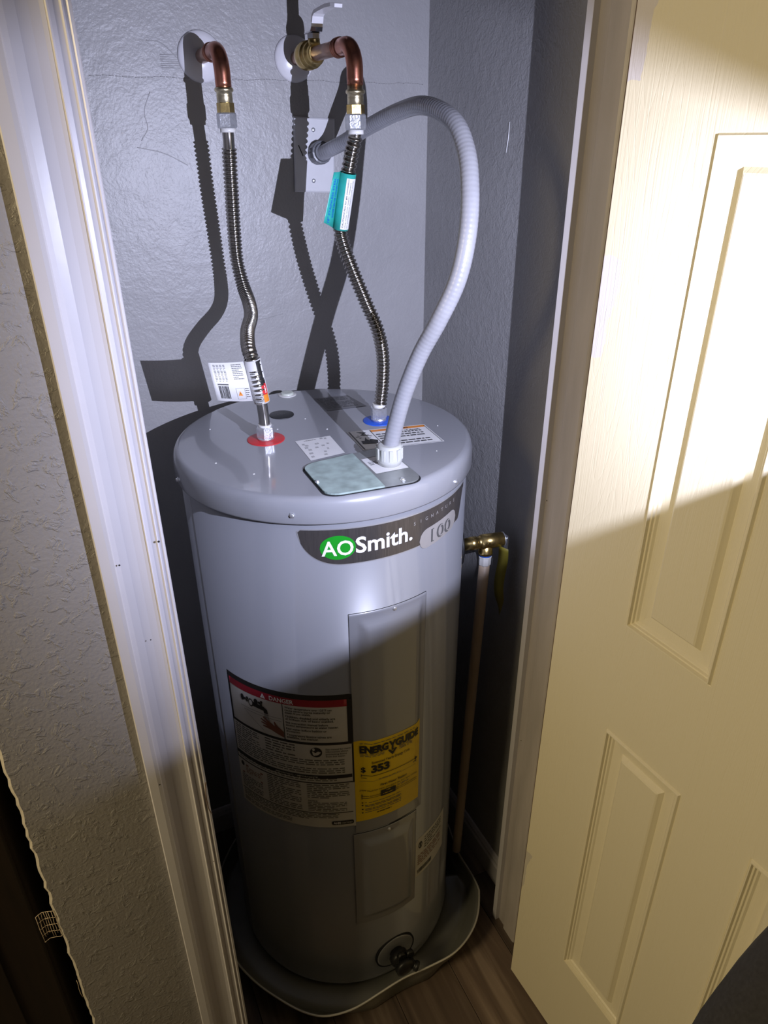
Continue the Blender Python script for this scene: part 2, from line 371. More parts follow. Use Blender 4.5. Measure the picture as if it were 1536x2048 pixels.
# left casing with a moulded face
def casing(name, x0, x1, y, z0, z1, flip=False, parent=None):
    W = x1-x0
    prof = [(0, 0), (0, .0135), (.018, .0155), (.16, .0165), (.215, .0160), (.235, .0128), (.30, .0105), (.42, .0085), (.55, .0080), (.66, .0088), (.715, .0105), (.73, .0128), (.75, .0105), (.80, .0098), (.86, .0105), (.885, .0128), (.905, .0105), (.93, .0110), (.955, .0125), (.985, .0095), (1, .0060), (1, 0)]
    mb = MB(); pts = [((x1-a*W) if flip else (x0+a*W), y-d) for a, d in prof]
    rs = [[(px, py, z) for px, py in pts] for z in (z0, z1)]
    mb.rings(rs, 'trim', False, True, True, True)
    for k, v in enumerate(mb.sm): mb.sm[k] = False
    return mb
cs = casing('trim_1', -.0042, .0738, .790, 0, 2.125)
t1 = struct('trim_1', cs)
# nail holes, chips and knots in the casing
b = MB()
for x, z, r, m_ in ((.018, 1.315, .0012, 'ink'), (.066, 1.335, .0014, 'ink'), (.0105, .955, .0010, 'ink'), (.0635, .760, .0008, 'rawwood'), (.036, 1.20, .0008, 'ink')):
    b.lathe([(0, r), (.0004, r)], (x, .790-.0166, z), (0, -1, 0), m_, 10)
b.build('nail_holes', t1)['kind'] = 'stuff'
b = MB()   # the dent on the inner edge
pts = [(.0728, .905, .0), (.0704, .880, .002), (.0712, .850, .0026), (.0736, .842, .0)]
b.tube(cr_path([(.0722, .7775, .925), (.0695, .7772, .900), (.0700, .7772, .872), (.0735, .7775, .858)], .003), .0007, 'rawwood', 6)
b.build('chip', t1)
# head casing (above the frame) and right casing (behind the open door)
mb = casing('trim_2', .7300, .8070, .790, 0, 2.125, True); struct('trim_2', mb)
b = MB(); b.box(-.0042, .807, .776, .790, 2.062, 2.135, 'trim'); struct('trim_3', b)
# jambs: door lining with a stop strip
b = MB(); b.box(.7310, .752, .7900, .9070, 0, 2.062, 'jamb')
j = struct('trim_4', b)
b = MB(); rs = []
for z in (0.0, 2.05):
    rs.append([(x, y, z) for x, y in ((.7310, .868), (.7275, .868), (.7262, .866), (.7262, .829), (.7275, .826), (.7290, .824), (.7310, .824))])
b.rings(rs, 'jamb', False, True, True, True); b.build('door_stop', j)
b = MB(); b.box(.7205, .7310, .8930, .9068, 0, 2.05, 'trim'); b.build('light_catch_strip', j)  # pale strip added proud of the jamb to catch the torch light
b = MB(); rs = [[(.7309, .8235, z), (.7292, .8235, z), (.7288, .8180, z), (.7292, .7995, z), (.7309, .7995, z)] for z in (.012, 2.05)]
b.rings(rs, 'rawwood', False, True, True, True); b.build('hinge_rebate', j)['label'] = 'bare brown wood strip along the jamb'
b = MB(); b.box(.0480, .0738, .7901, .9070, 0, 2.062, 'jamb'); struct('trim_5', b)
b = MB()
for z, y in ((1.19, .889), (.62, .885), (1.245, .8985)): b.lathe([(0, .0011), (.0006, .0011)], (.7311, y, z), (-1, 0, 0), 'ink', 8)
b.build('nail_holes', j)['kind'] = 'stuff'

# floor: sub-floor slab with planks laid along the depth of the closet
b = MB(); b.box(-3.2, 1.35, -2.6, 3.2, -.06, -.004, 'gap'); floor = struct('floor', b)
PW = .148
cache = {}
def plank_mesh(L, wdt):
    k = (round(L, 3), round(wdt, 3))
    if k in cache: return cache[k]
    e = .0007; x, y = wdt/2-.0006, L/2-.0006
    vs = [(-x, -y, -.004), (x, -y, -.004), (x, y, -.004), (-x, y, -.004), (-x, -y, -e), (x, -y, -e), (x, y, -e), (-x, y, -e), (-x+e, -y+e, 0), (x-e, -y+e, 0), (x-e, y-e, 0), (-x+e, y-e, 0)]
    fs = [(0, 1, 5, 4), (1, 2, 6, 5), (2, 3, 7, 6), (3, 0, 4, 7), (4, 5, 9, 8), (5, 6, 10, 9), (6, 7, 11, 10), (7, 4, 8, 11), (8, 9, 10, 11)]
    me = bpy.data.meshes.new('plank'); me.from_pydata(vs, [], fs); me.update(); me.materials.append(M['plank']); cache[k] = me; return me
rnd = random.Random(11); offs = {}
for i in range(-11, 9):
    x = .635+i*PW
    y = -1.6-rnd.uniform(0, .9)
    if i == 0: y = -1.575-.9+.02
    while y < 2.3:
        L = .9 if True else 1.2
        y1 = y+L
        if y1 > -1.6:
            o = bpy.data.objects.new('plank', plank_mesh(L, PW)); COL.objects.link(o); o.parent = floor; o.location = (x, y+L/2, 0)
        y = y1

# ------------------------------------------------------------------ door, standing open at right
DP = Vector((.681, .768, .015)); DA = math.radians(3.0)
door = empty('door_1', DP); door.rotation_euler = (0, 0, math.atan2(-math.cos(DA), math.sin(DA)))
bpy.context.view_layer.update()
door['kind'] = 'structure'
DW, DH, DT = .705, 2.03, .035      # local x along the door, local y = thickness (away from the visible face)
# which local y side faces -x of the world?
ly = (door.matrix_world.to_3x3() @ Vector((0, 1, 0)))
sgn = 1 if ly.x > 0 else -1        # local y*sgn points away from the viewer
cols = [(.142, .295), (.410, .563)]
rows = [(.255, .890), (1.095, 1.745), (1.860, 1.975)]
def dbuild(mb, name, parent=door):
    o = MB.build(mb, name); o.parent = parent; return o
b = MB()
xs = [0, cols[0][0], cols[0][1], cols[1][0], cols[1][1], DW]
zs = [0]+[v for r in rows for v in r]+[DH]
for i in range(5):
    for k in range(7):
        if i in (1, 3) and k in (1, 3, 5): continue
        x0, x1, z0, z1 = xs[i], xs[i+1], zs[k], zs[k+1]
        for yy in (0, DT*sgn):
            b.add([(x0, yy, z0), (x1, yy, z0), (x1, yy, z1), (x0, yy, z1)], [(0, 1, 2, 3)], 'door')
for (x0, z0, x1, z1) in ((0, 0, DW, 0), (0, DH, DW, DH)):
    b.add([(x0, 0, z0), (x1, 0, z0), (x1, DT*sgn, z0), (x0, DT*sgn, z0)], [(0, 1, 2, 3)], 'door')
for x in (0, DW): b.add([(x, 0, 0), (x, 0, DH), (x, DT*sgn, DH), (x, DT*sgn, 0)], [(0, 1, 2, 3)], 'door')
leaf = dbuild(b, 'door_leaf')
prof = [(0, 0), (.0012, .0010), (.0035, -.0030), (.0052, -.0030), (.0062, .0018), (.0088, .0020), (.0100, .0052), (.0125, .0056), (.0150, .0085), (.0330, .0100), (.0385, .0030), (.0410, .0018)]
for (x0, x1) in cols:
    for (z0, z1) in rows:
        for side in (0, 1):
            b = MB(); rs = []
            for ins, d in prof:
                yy = d*sgn if side == 0 else (DT-d)*sgn
                rs.append([(x0+ins, yy, z0+ins), (x1-ins, yy, z0+ins), (x1-ins, yy, z1-ins), (x0+ins, yy, z1-ins)])
            b.rings(rs, 'door', False, True, False, True)
            dbuild(b, 'door_panel')
b = MB()   # knob on the far stile, both sides
for s_, y0 in ((-1, 0), (1, DT)):
    b.lathe([(0, .030), (.006, .028), (.008, .012), (.030, .011), (.036, .022), (.050, .027), (.060, .020), (.063, 0)], (DW-.06, y0*sgn, .95), (0, s_*sgn, 0), 'brass_pale', 24)
dbuild(b, 'door_knob')
for z in (.22, 1.0, 1.78):   # hinges in the gap
    b = MB(); b.lathe([(0, .0055), (.09, .0055)], (.002, (DT+.004)*sgn, z), (0, 0, 1), 'brass', 12); dbuild(b, 'hinge')

# ------------------------------------------------------------------ near-black cupboard added to pass for the unlit space past the wall strip
cab = empty('added_cupboard', (-.60, .86, 0)); tag(cab, 'near-black cupboard added to stand for the unlit space past the wall end', 'added_cupboard')
b = MB(); b.box(-.98, -.205, .870, 1.40, 0, 1.30, 'added_cupboard'); b.build('body', cab)
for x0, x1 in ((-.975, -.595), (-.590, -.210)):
    b = MB(); b.box(x0, x1, .852, .8695, .08, 1.28, 'added_cupboard'); d = b.build('door', cab)
    b = MB(); b.box(x0+.06, x1-.06, .848, .852, .14, 1.22, 'added_cupboard'); b.build('panel', d)

# frayed mesh tape hanging out of the cut wall edge
def tape(name, x0, x1, z0, z1, nx, nz, slope, label, seed, loose):
    rnd = random.Random(seed); mb = MB()
    def P(a, c): return Vector((x0+(x1-x0)*a, .794+.003*math.sin(6*a), z0+(z1-z0)*c+slope*(1-a)))
    for i in range(nx+1):
        a = i/nx; c0 = rnd.uniform(0, .2) if i < nx-1 else 0
        mb.tube([P(a, c0+k*(1-c0)/4)+Vector((rnd.uniform(-.0006, .0006), 0, 0)) for k in range(5)], .0004, 'tape', 4)
    for j in range(nz+1):
        c = j/nz; a0 = 0 if not loose else rnd.uniform(0, .5)
        if rnd.random() < .25: a0 = .3
        mb.tube([P(a0+k*(1-a0)/4, c)+Vector((0, 0, rnd.uniform(-.0006, .0006))) for k in range(5)], .0004, 'tape', 4)
    return tag(mb.build(name), label, 'drywall tape', 'frayed tape ends on the cut wall edge')
tape('mesh_tape', -.191, -.160, .705, .765, 9, 4, -.004, 'larger frayed square of beige mesh tape sticking out of the wall edge', 1, False)
tape('mesh_tape', -.1695, -.158, .533, .590, 4, 6, -.004, 'small frayed tuft of mesh tape lower on the wall edge', 2, True)

# ------------------------------------------------------------------ water heater
CX, CY, RB = .416, 1.149, .262
heater = empty('water_heater', (CX, CY, .006))
tag(heater, 'tall grey electric water heater with labels standing in a drain pan', 'water heater')
c1 = (-104.4, -71.6, .530, 1.061)      # access covers: az0, az1, z0, z1
c2 = (-105.6, -74.4, .235, .524)
f1 = (-101.6, -72.9, .545, 1.048)
f2 = (-103.2, -76.2, .250, .508)
def ss(t): t = max(0, min(1, t)); return t*t*(3-2*t)
def relief(u, z):
    h = 0
    for c, f in ((c1, f1), (c2, f2)):
        if c[0] <= u <= c[1] and c[2] <= z <= c[3]:
            h = max(h, .0014*ss((z-c[2])/.04))
            dx = min(u-f[0], f[1]-u)*.00457; dz = min((z-f[2])*(.16 if c is c1 else 1), f[3]-z)
            h = max(h, .0014+.0075*ss(min(dx/.022, dz/.022)))
    return h
def S(u, z, off=0, rel=True):
    """u: azimuth in degrees around the tank, z: height, off: distance proud of the enamel"""
    r = RB+off+(relief(u, z) if rel else 0); a = math.radians(u)
    return (CX+r*math.cos(a), CY+r*math.sin(a), z)
K = 180/PI/RB                       # degrees per metre of arc
def SA(u0):                         # map: metres along the arc measured from azimuth u0
    return lambda u, v, w=0: S(u0+u*K, v, w)
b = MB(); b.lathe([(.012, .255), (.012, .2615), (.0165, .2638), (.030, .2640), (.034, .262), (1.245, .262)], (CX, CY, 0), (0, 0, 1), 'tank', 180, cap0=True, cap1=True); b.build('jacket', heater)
b = MB(); rect(b, -172.2, -171.2, .035, 1.24, S, 'lid', .0012, 1, 1); rect(b, -171.2, -170.9, .035, 1.24, lambda u, v, w: S(u, v, .0012 if u < -171 else 0), 'lid', 0); b.build('jacket_seam', heater)
b = MB()
prof = [(1.236, .2625), (1.2362, .2700), (1.2385, .2710), (1.262, .2700), (1.2700, .2685), (1.2765, .2650), (1.2795, .2600), (1.2798, .2570), (1.2800, .2300), (1.2800, .12), (1.2800, 0)]
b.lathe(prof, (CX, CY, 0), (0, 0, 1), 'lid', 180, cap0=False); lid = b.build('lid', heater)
# small feet that hold it off the pan
for a in (60, 180, 300):
    b = MB(); b.lathe([(0, .022), (.0105, .022)], (CX+.18*math.cos(math.radians(a)), CY+.18*math.sin(math.radians(a)), .0015), (0, 0, 1), 'black', 12); b.build('foot', heater)
TZ = 1.2800
def T(x, y, off=0): return (x, y, TZ+off)
def quad_map(tl, tr, br, bl):
    tl, tr, br, bl = map(Vector, (tl, tr, br, bl))
    def f(u, v, w=0):
        p = (bl*(1-u)+br*u)*(1-v)+(tl*(1-u)+tr*u)*v
        return (p.x, p.y, TZ+w)
    return f
# screws on the lid lip
def screw(parent, pos, nrm, r=.004, name='screw'):
    b = MB(); nrm = Vector(nrm).normalized(); b.lathe([(0, r*1.35), (r*.3, r*1.35), (r*.35, r*.95), (r*1.0, r*.85), (r*1.1, r*.5)], Vector(pos), nrm, 'steel', hexa=True); b.build(name, parent)
for u, z in ((-121.5, 1.2520), (-57, 1.2470), (-178, 1.245)):
    a = math.radians(u); n_ = Vector((math.cos(a), math.sin(a), 0)); screw(lid, Vector((CX, CY, z))+n_*.2700, n_, .0036)
# rings, discs and caps on top
def disc(name, x, y, r, m_, h=.0012, parent=heater, hole=0):
    b = MB(); b.lathe([(0, r), (h*.7, r), (h, r*.97), (h, hole)], T(x, y), (0, 0, 1), m_, 40, cap0=False, cap1=False); return b.build(name, parent)
HX, HY = .3115, 1.1665; KX, KY = .5330, 1.1640
disc('hot_ring', HX, HY, .0335, 'red')['label'] = 'red plastic ring around the hot outlet'
disc('cold_ring', KX, KY, .0300, 'blue')['label'] = 'blue plastic ring around the cold inlet'
bd = disc('black_plug', .3760, 1.2760, .0240, 'black')
b = MB(); lines(b, .368, .385, 1.272, 1.280, 2, lambda u, v, w: T(u, v, w), 'greyink', off=.0014, word=.006); b.build('lettering', bd)
wc = disc('white_cap', .4250, 1.3890, .0190, 'wplastic', .0016)
b = MB(); b.lathe([(.0014, .0135), (.0055, .0130), (.0060, .0105), (.0048, 0)], T(.4250, 1.3890), (0, 0, 1), 'cap', 32, cap0=False); b.build('cap_button', wc)
# junction box cover: dark sheet painting the recess shade, two plates, stickers
jm = quad_map((.328, 1.022), (.486, 1.037), (.484, .887), (.326, .899))
box = None
b = MB(); b.add([jm(u, v, .0005) for u, v in rrect_pts(-.022, 1.01, -.03, 1.015, .17)], [tuple(range(28))], 'gap'); jb = b.build('recess_shade', heater)
def plate_piece(name, pts, m_, h0, h1, parent=jb):
    b = MB(); n = len(pts); b.rings([[jm(u, v, h0) for u, v in pts], [jm(u, v, h1) for u, v in pts]], m_, False, True, False, True); return b.build(name, parent)
full = rrect_pts(0, 1, 0, 1, .16)
def clip(pts, keep_left, a=(.60, 1.0), c=(.58, 0.0)):
    out = []
    def side(p): x = c[0]+(a[0]-c[0])*p[1]; return (x-p[0]) if keep_left else (p[0]-x)
    for i in range(len(pts)):
        p, q = pts[i], pts[(i+1) % len(pts)]; sp, sq = side(p), side(q)
        if sp >= 0: out.append(p)
        if sp*sq < 0:
            t = sp/(sp-sq); out.append((p[0]+(q[0]-p[0])*t, p[1]+(q[1]-p[1])*t))
    return out
lp = plate_piece('cover_plate', clip(full, True), 'galv', .0006, .0036); lp['label'] = 'greenish galvanised half of the junction cover'
rp = plate_piece('cover_plate', clip(full, False), 'galv2', .0006, .0026); rp['label'] = 'plain grey steel half of the junction cover'
b = MB(); pts = rrect_pts(.62, .985, .34, .80, .01, 2); b.add([jm(u, v, .0030) for u, v in pts], [tuple(range(len(pts)))], 'brightpaper'); st = b.build('plate_sticker', jb)
b = MB(); mp_ = lambda u, v, w: jm(u, v, .0030+w)
rect(b, .625, .98, .785, .795, mp_, 'greyink', .0002)
lines(b, .65, .80, .56, .67, 4, mp_, 'greyink', word=.05, off=.0003)
b.build('lettering', st)
screw(jb, jm(.80, .075, .0026), (0, 0, 1), .0035); screw(jb, jm(.015, .42, .0030), (0, 0, 1), .003)
# data sticker left of the junction cover
dm = quad_map((.3547, 1.133), (.4203, 1.1304), (.4147, 1.0456), (.3506, 1.039))
b = MB(); rect(b, 0, 1, 0, 1, dm, 'brightpaper', .0006); sl = b.build('data_sticker', heater)
b = MB(); lines(b, .22, .6, .88, .93, 1, dm, 'greyink', word=.05, off=.0009)
for (x, y, r) in ((.72, .93, .05), (.82, .90, .04), (.5, .7, .06), (.42, .52, .05), (.62, .56, .05), (.78, .62, .04), (.14, .76, .04), (.2, .68, .05), (.15, .58, .05), (.2, .46, .05), (.16, .30, .06), (.13, .14, .05), (.55, .26, .04), (.5, .12, .05), (.68, .38, .03)):
    lines(b, x-r, x+r, y-.045, y+.03, 3, dm, 'greyink', word=.03, off=.0009, seed=int(x*99))
b.build('lettering', sl)
# orange-topped warning sticker at right of the conduit
wm = quad_map((.4540, 1.1340), (.6005, 1.1072), (.5933, 1.0165), (.4470, 1.0400))
b = MB(); rect(b, 0, 1, 0, 1, wm, 'brightpaper', .0006); ws = b.build('warning_sticker', heater)
b = MB(); rect(b, .29, .985, .86, .965, wm, 'orange', .0009); rect(b, .015, .035, .04, .965, wm, 'greyink', .0009); rect(b, .28, .288, .04, .965, wm, 'ink', .0009)
rect(b, .015, .985, .02, .032, wm, 'greyink', .0009); rect(b, .978, .985, .04, .965, wm, 'ink', .0009)
add_text(b, 'WARNING', .10, (.50, .872), wm, 'ink', off=.0012, bold=.003, width=.26)
add_text(b, 'the risk of death', .088, (.48, .745), wm, 'ink', off=.0012, bold=.0012, width=.40)
lines(b, .31, .95, .06, .72, 6, wm, 'ink', h=.42, word=.07, off=.0012, seed=44)
# lightning and hand pictogram
poly(b, [(.10, .92), (.22, .86), (.16, .78), (.26, .66), (.12, .74), (.17, .82)], wm, 'ink', .0012)
poly(b, [(.06, .30), (.24, .26), (.27, .42), (.20, .52), (.17, .44), (.14, .56), (.11, .44), (.07, .46)], wm, 'ink', .0012)
for k in range(8):
    a = k*PI/4; poly(b, [(.15+.05*math.cos(a), .66+.05*math.sin(a)), (.15+.10*math.cos(a+.15), .66+.10*math.sin(a+.15)), (.15+.10*math.cos(a-.1), .66+.10*math.sin(a-.1))], wm, 'ink', .0011)
b.build('lettering', ws)
# clear grey sticker behind
gm = quad_map((.4651, 1.3388), (.537, 1.3286), (.5459, 1.2505), (.4646, 1.2574))
b = MB(); rect(b, 0, 1, 0, 1, gm, 'shadelabel', .0006); gs = b.build('clear_sticker', heater)
b = MB(); lines(b, .06, .94, .08, .92, 9, gm, 'greyink', word=.12, off=.0009); b.build('lettering', gs)
# dents and paint chips on the lid
b = MB()
rnd = random.Random(5)
for x, y in ((.232, 1.26), (.345, 1.205), (.428, 1.165), (.41, 1.235), (.60, 1.20), (.25, 1.03), (.56, .985), (.33, .93), (.205, 1.10), (.46, 1.07), (.56, 1.09), (.62, 1.09)):
    r = rnd.uniform(.0011, .0020); b.lathe([(0, r), (.0006, r*.8), (.0009, 0)], T(x, y), (0, 0, 1), 'brightpaper', 8, cap0=False)
b.build('paint_specks', heater)['kind'] = 'stuff'

# access covers on the jacket
def cover(name, c, f):
    mb = MB(); nu, nv = 84, 84; vs = []; fs = []
    du = 1e-4
    for j in range(nv+1):
        for i in range(nu+1):
            u = c[0]+(c[1]-c[0])*i/nu; z = c[2]+(c[3]-c[2])*j/nv
            rad = .012; uu = (u-c[0])*.00457; zz = (c[3]-z)
            vs.append(S(min(max(u, c[0]+du), c[1]-du), min(max(z, c[2]+du), c[3]-du), .0003))
    for j in range(nv):
        for i in range(nu):
            fs.append((j*(nu+1)+i, j*(nu+1)+i+1, (j+1)*(nu+1)+i+1, (j+1)*(nu+1)+i))
    mb.add(vs, fs, 'tank', True)
    # thin turned edge
    border = [vs[j*(nu+1)+nu] for j in range(8, nv+1)]+[vs[nv*(nu+1)+i] for i in range(nu-1, -1, -1)]+[vs[j*(nu+1)] for j in range(nv-1, 7, -1)]
    def inner(p):
        d = Vector((p[0]-CX, p[1]-CY, 0)); d = d.normalized()*(RB-.0005); return (CX+d.x, CY+d.y, p[2])
    mb.rings([border, [inner(p) for p in border]], 'gap', False, False)
    return mb.build(name, heater)
cv1 = cover('access_cover', c1, f1); cv2 = cover('access_cover', c2, f2)
for (u, z) in ((-86.6, 1.0540), (-89.3, .5135)):
    a = math.radians(u); n_ = Vector((math.cos(a), math.sin(a), 0)); screw(heater, Vector(S(u, z, .0004)), n_, .0030)
b = MB(); rect(b, -89, -74.2, .5235, .5262, lambda u, v, w: S(u, v+(.004*((u+89)/15)), w, False), 'gap', .0006, 12, 1); b.build('cover_gap_shade', heater)  # dark strip painting the shade in the gap above the cover

# brand decal
lg = lambda u, v, w=0: S(u, v, w, False)
UL, UR, ZT = -120.5, -43.6, 1.2215
def ztop(u): return 1.2225-.0035*ss((u+120)/70)-(0.004*ss(1-(u-UL)/.9))
def zbot(u):
    base = 1.1590+.001*ss((u+100)/45)
    if u < -104: t = (-104-u)/16.5; base += (1-math.sqrt(max(0, 1-min(1, t)**2.3)))*.060
    if u > -50: base += .052*ss((u+50)/6.4)
    return base
b = MB(); strip_poly(b, UL-.45, UR+.3, lambda u: zbot(max(UL, min(UR, u)))-.0018, lambda u: ztop(max(UL, min(UR, u)))+.0018, 90, lg, 'decalrim', .0004)
dc = b.build('brand_decal', heater)
b = MB(); strip_poly(b, UL, UR, zbot, ztop, 90, lg, 'decal', .0007); b.build('decal_face', dc)
b = MB(); PLu = [(-75.6, -52.8)]; 
pts = rrect_pts(0, 22.8/K, 1.1440, 1.1840, .0185, 8)
vsn = [(p[0], p[1]) for p in pts]
def pill_bt(u):
    x = (u+75.6)/K; w_ = 22.8/K; r = .0185
    d = 0
    if x < r: d = r-math.sqrt(max(0, r*r-(r-x)**2))
    if x > w_-r: d = r-math.sqrt(max(0, r*r-(x-w_+r)**2))
    return d
strip_poly(b, -75.6, -52.8, lambda u: 1.1475+.0009*(u+75.6)/3+pill_bt(u), lambda u: 1.1845+.0009*(u+75.6)/3-pill_bt(u), 40, lg, 'pill', .0011); b.build('number_panel', dc)
b = MB(); LB = SA(-104)
strip_poly(b, -113.3, -100.9, lambda u: 1.190-.0215*math.sqrt(max(0, 1-((u+107.1)/6.2)**2)), lambda u: 1.190+.0215*math.sqrt(max(0, 1-((u+107.1)/6.2)**2)), 40, lg, 'green', .0012); b.build('green_oval', dc)
b = MB(); A0 = SA(-112.6)
add_text(b, 'AO', .0370, (0, 1.1765), A0, 'whiteprint', off=.0016, bold=.0006, width=.0505)
add_text(b, 'Smith.', .0400, (.0525, 1.1775), A0, 'whiteprint', off=.0014, bold=.0008, width=.100)
x0 = .158
for i, ch in enumerate('SIGNATURE'):
    add_text(b, ch, .0088, (x0+i*.0132, 1.2015+.0004*i), A0, 'pill', off=.0012, align='CENTER')
b.build('brand_lettering', dc)
b = MB(); P0 = SA(-71.3)
add_text(b, '100', .0330, (0, 1.1565), P0, 'greyink', off=.0014, bold=.0011, width=.0585); b2 = MB()
add_text(b2, '100', .0330, (.0013, 1.1568), P0, 'pill', off=.0017, bold=-.0005, width=.0560); b.build('number_lettering', dc); b2.build('number_lettering', dc)

# danger label
ul, ur, zt, zb = -160.0, -104.3, .8915, .5500
WD = (ur-ul)/K; HD = zt-zb
def D(u, v, w=0): return S(ul+(ur-ul)*u, zb+HD*v+(-.004*(1-u)), w)
b = MB(); strip = [(0, 1)]
rect(b, 0, 1, 0, 1, D, 'paper', .0005, 40, 1); dl = b.build('danger_label', heater)
b = MB()
def DR(u0, u1, v0, v1, m_, off=.0009): rect(b, u0, u1, v0, v1, D, m_, off, max(1, int((u1-u0)*40)), 1)
DR(0, 1, .965, 1, 'ink'); DR(0, .022, .665, .965, 'ink'); DR(.965, 1, .665, .965, 'ink'); DR(0, 1, .650, .668, 'ink')
DR(.022, .965, .918, .965, 'redink'); DR(.500, .506, .668, .918, 'ink')
DR(0, .008, .36, .65, 'ink'); DR(.985, 1, .36, .65, 'ink'); DR(.008, .99, .398, .424, 'ink', .0011); DR(0, 1, .358, .366, 'ink')
DR(.02, .99, .118, .124, 'ink'); 
poly(b, [(.33, .925), (.372, .925), (.351, .958)], D, 'whiteprint', .0012)
add_text(b, '!', .022*1.0, (.3465, .928), D, 'redink', off=.0015, width=.004)
def DT_(s_, u, v, h, wdt, m_='ink', bold=.0, off=.0013):
    """text on the label; h and wdt as fractions of the label"""
    vs, fs = text_geo(s_, 1.0, bold); xs_ = [q[0] for q in vs]; k = wdt/(max(xs_)-min(xs_))
    b.add([D(u+(q[0]-min(xs_))*k, v+q[1]*h, off) for q in vs], fs, m_)
DT_('DANGER', .405, .927, .040, .185, 'whiteprint', .02)
tx = ['Water temperature over 125\u00b0F can', 'cause severe burns instantly or', 'death from scalds.', None, 'Children, disabled and elderly are', 'at highest risk of being scalded.', None, 'See instruction manual before', 'setting temperature at water heater.', None, 'Feel water before bathing or', 'showering.', None, 'Temperature limiting valves are', 'available, see manual.']
v = .893
for s_ in tx:
    if s_ is None: v -= .0075; continue
    DT_(s_, .520, v, .0195, .0106*len(s_), 'ink', .018); v -= .0178
# tap, water and hand pictogram
for (u, v_, a, c_) in ((.155, .870, .016, .022), (.235, .858, .022, .028), (.285, .880, .018, .020)):
    poly(b, ell_pts(u, v_, a, c_), D, 'ink', .0011)
poly(b, ell_pts(.235, .858, .015, .019), D, 'paper', .0012)
for (u, v_) in ((.180, .868), (.200, .862), (.205, .880), (.315, .880), (.330, .872), (.335, .890)):
    poly(b, ell_pts(u, v_, .010, .010, 12), D, 'ink', .0012)
poly(b, [(.235, .874), (.350, .862), (.378, .846), (.382, .818), (.350, .818), (.346, .834), (.235, .842)], D, 'ink', .0012)
for k in range(5): poly(b, [(.352+k*.007, .815), (.354+k*.007, .815), (.350+k*.010, .770), (.347+k*.010, .770)], D, 'greyink', .0012)
DR(.13, .490, .8080, .8100, 'greyink'); DR(.16, .490, .7900, .7920, 'greyink')
poly(b, [(.16, .790), (.163, .790), (.335, .690), (.330, .690)], D, 'greyink', .0011)
poly(b, [(.498, .678), (.498, .720), (.452, .752), (.432, .778), (.424, .776), (.430, .745), (.385, .770), (.340, .792), (.334, .786), (.372, .758), (.318, .776), (.312, .769), (.364, .746), (.318, .752), (.314, .745), (.368, .732), (.330, .730), (.328, .723), (.395, .712)], D, 'brownink', .0012)
# manual symbol and notes
poly(b, ell_pts(.730, .598, .044, .036, 36), D, 'ink', .0011)
poly(b, ell_pts(.712, .618, .010, .010, 14), D, 'paper', .0013)
poly(b, [(.700, .606), (.716, .600), (.728, .585), (.722, .570), (.706, .578)], D, 'paper', .0013)
poly(b, [(.722, .592), (.745, .606), (.766, .598), (.745, .580), (.728, .574)], D, 'paper', .0013)
for i, s_ in enumerate(('See manual for more', 'information about', 'preventing burns', 'from hot water.')): DT_(s_, .800, .615-.0175*i, .0165, .0095*len(s_), 'ink', .012)
lines(b, .03, .30, .545, .640, 6, D, 'greyink', word=.05, off=.0010, seed=4); lines(b, .33, .60, .545, .640, 5, D, 'greyink', word=.05, off=.0010, seed=5)
lines(b, .03, .97, .430, .540, 7, D, 'greyink', word=.05, off=.0010, seed=6, fill=.96)
DT_('IMPORTANT / IMPORTANTE', .400, .4045, .0145, .33, 'paper', .01, .0016)
lines(b, .03, .97, .372, .398, 2, D, 'greyink', word=.05, off=.0010, seed=7)
poly(b, ell_pts(.055, .325, .018, .018), D, 'ink', .0011)
rect(b, .09, .27, .318, .330, D, 'brownink', .0010); rect(b, .04, .26, .246, .257, D, 'brownink', .0010)
lines(b, .09, .27, .262, .314, 4, D, 'brownink', word=.04, off=.0010, seed=8); lines(b, .03, .28, .135, .240, 7, D, 'greyink', word=.04, off=.0010, seed=9)
lines(b, .31, .60, .130, .350, 15, D, 'greyink', word=.05, off=.0010, seed=10, fill=.97)
lines(b, .64, .97, .235, .350, 8, D, 'greyink', word=.05, off=.0010, seed=12, fill=.97)
DT_('NOTICE', .645, .212, .019, .07, 'ink', .02); lines(b, .64, .97, .130, .206, 6, D, 'greyink', word=.05, off=.0010, seed=13)
lines(b, .03, .97, .060, .112, 4, D, 'greyink', word=.05, off=.0010, seed=14, fill=.9); lines(b, .03, .55, .016, .050, 3, D, 'greyink', word=.05, off=.0010, seed=15)
pill = rrect_pts(.815, .985, .022, .054, .013, 4); poly(b, pill, D, 'ink', .0011)
DT_('AHRI', .828, .029, .024, .055, 'whiteprint', .03, .0014); DT_('CERTIFIED', .890, .031, .017, .085, 'paper', .0, .0014)
b.build('lettering', dl)

# yellow energy label
yl, yr, yt, yb = -104.2, -74.0, .7765, .5610
def Y(u, v, w=0): return S(yl+(yr-yl)*u, yb+(yt-yb)*v, w)
b = MB(); rect(b, 0, 1, 0, 1, lambda u, v, w: Y(u, v, w), 'yellow', .0009, 90, 60); yo = b.build('energy_label', heater)
b = MB()
def YT(s_, u, v, h, wdt, m_='ink', bold=.0, off=.0022):
    vs, fs = text_geo(s_, 1.0, bold); xs_ = [q[0] for q in vs]; k = wdt/(max(xs_)-min(xs_))
    b.add([Y(u+(q[0]-min(xs_))*k, v+q[1]*h, off) for q in vs], fs, m_)
YO = .0020
lines(b, .08, .60, .955, .972, 1, Y, 'greyink', word=.08, off=YO); lines(b, .36, .95, .955, .972, 1, Y, 'greyink', word=.08, off=YO, seed=3)
YT('ENERG', .075, .862, .112, .385, 'ink', .05); YT('GUIDE', .565, .862, .112, .375, 'ink', .05)
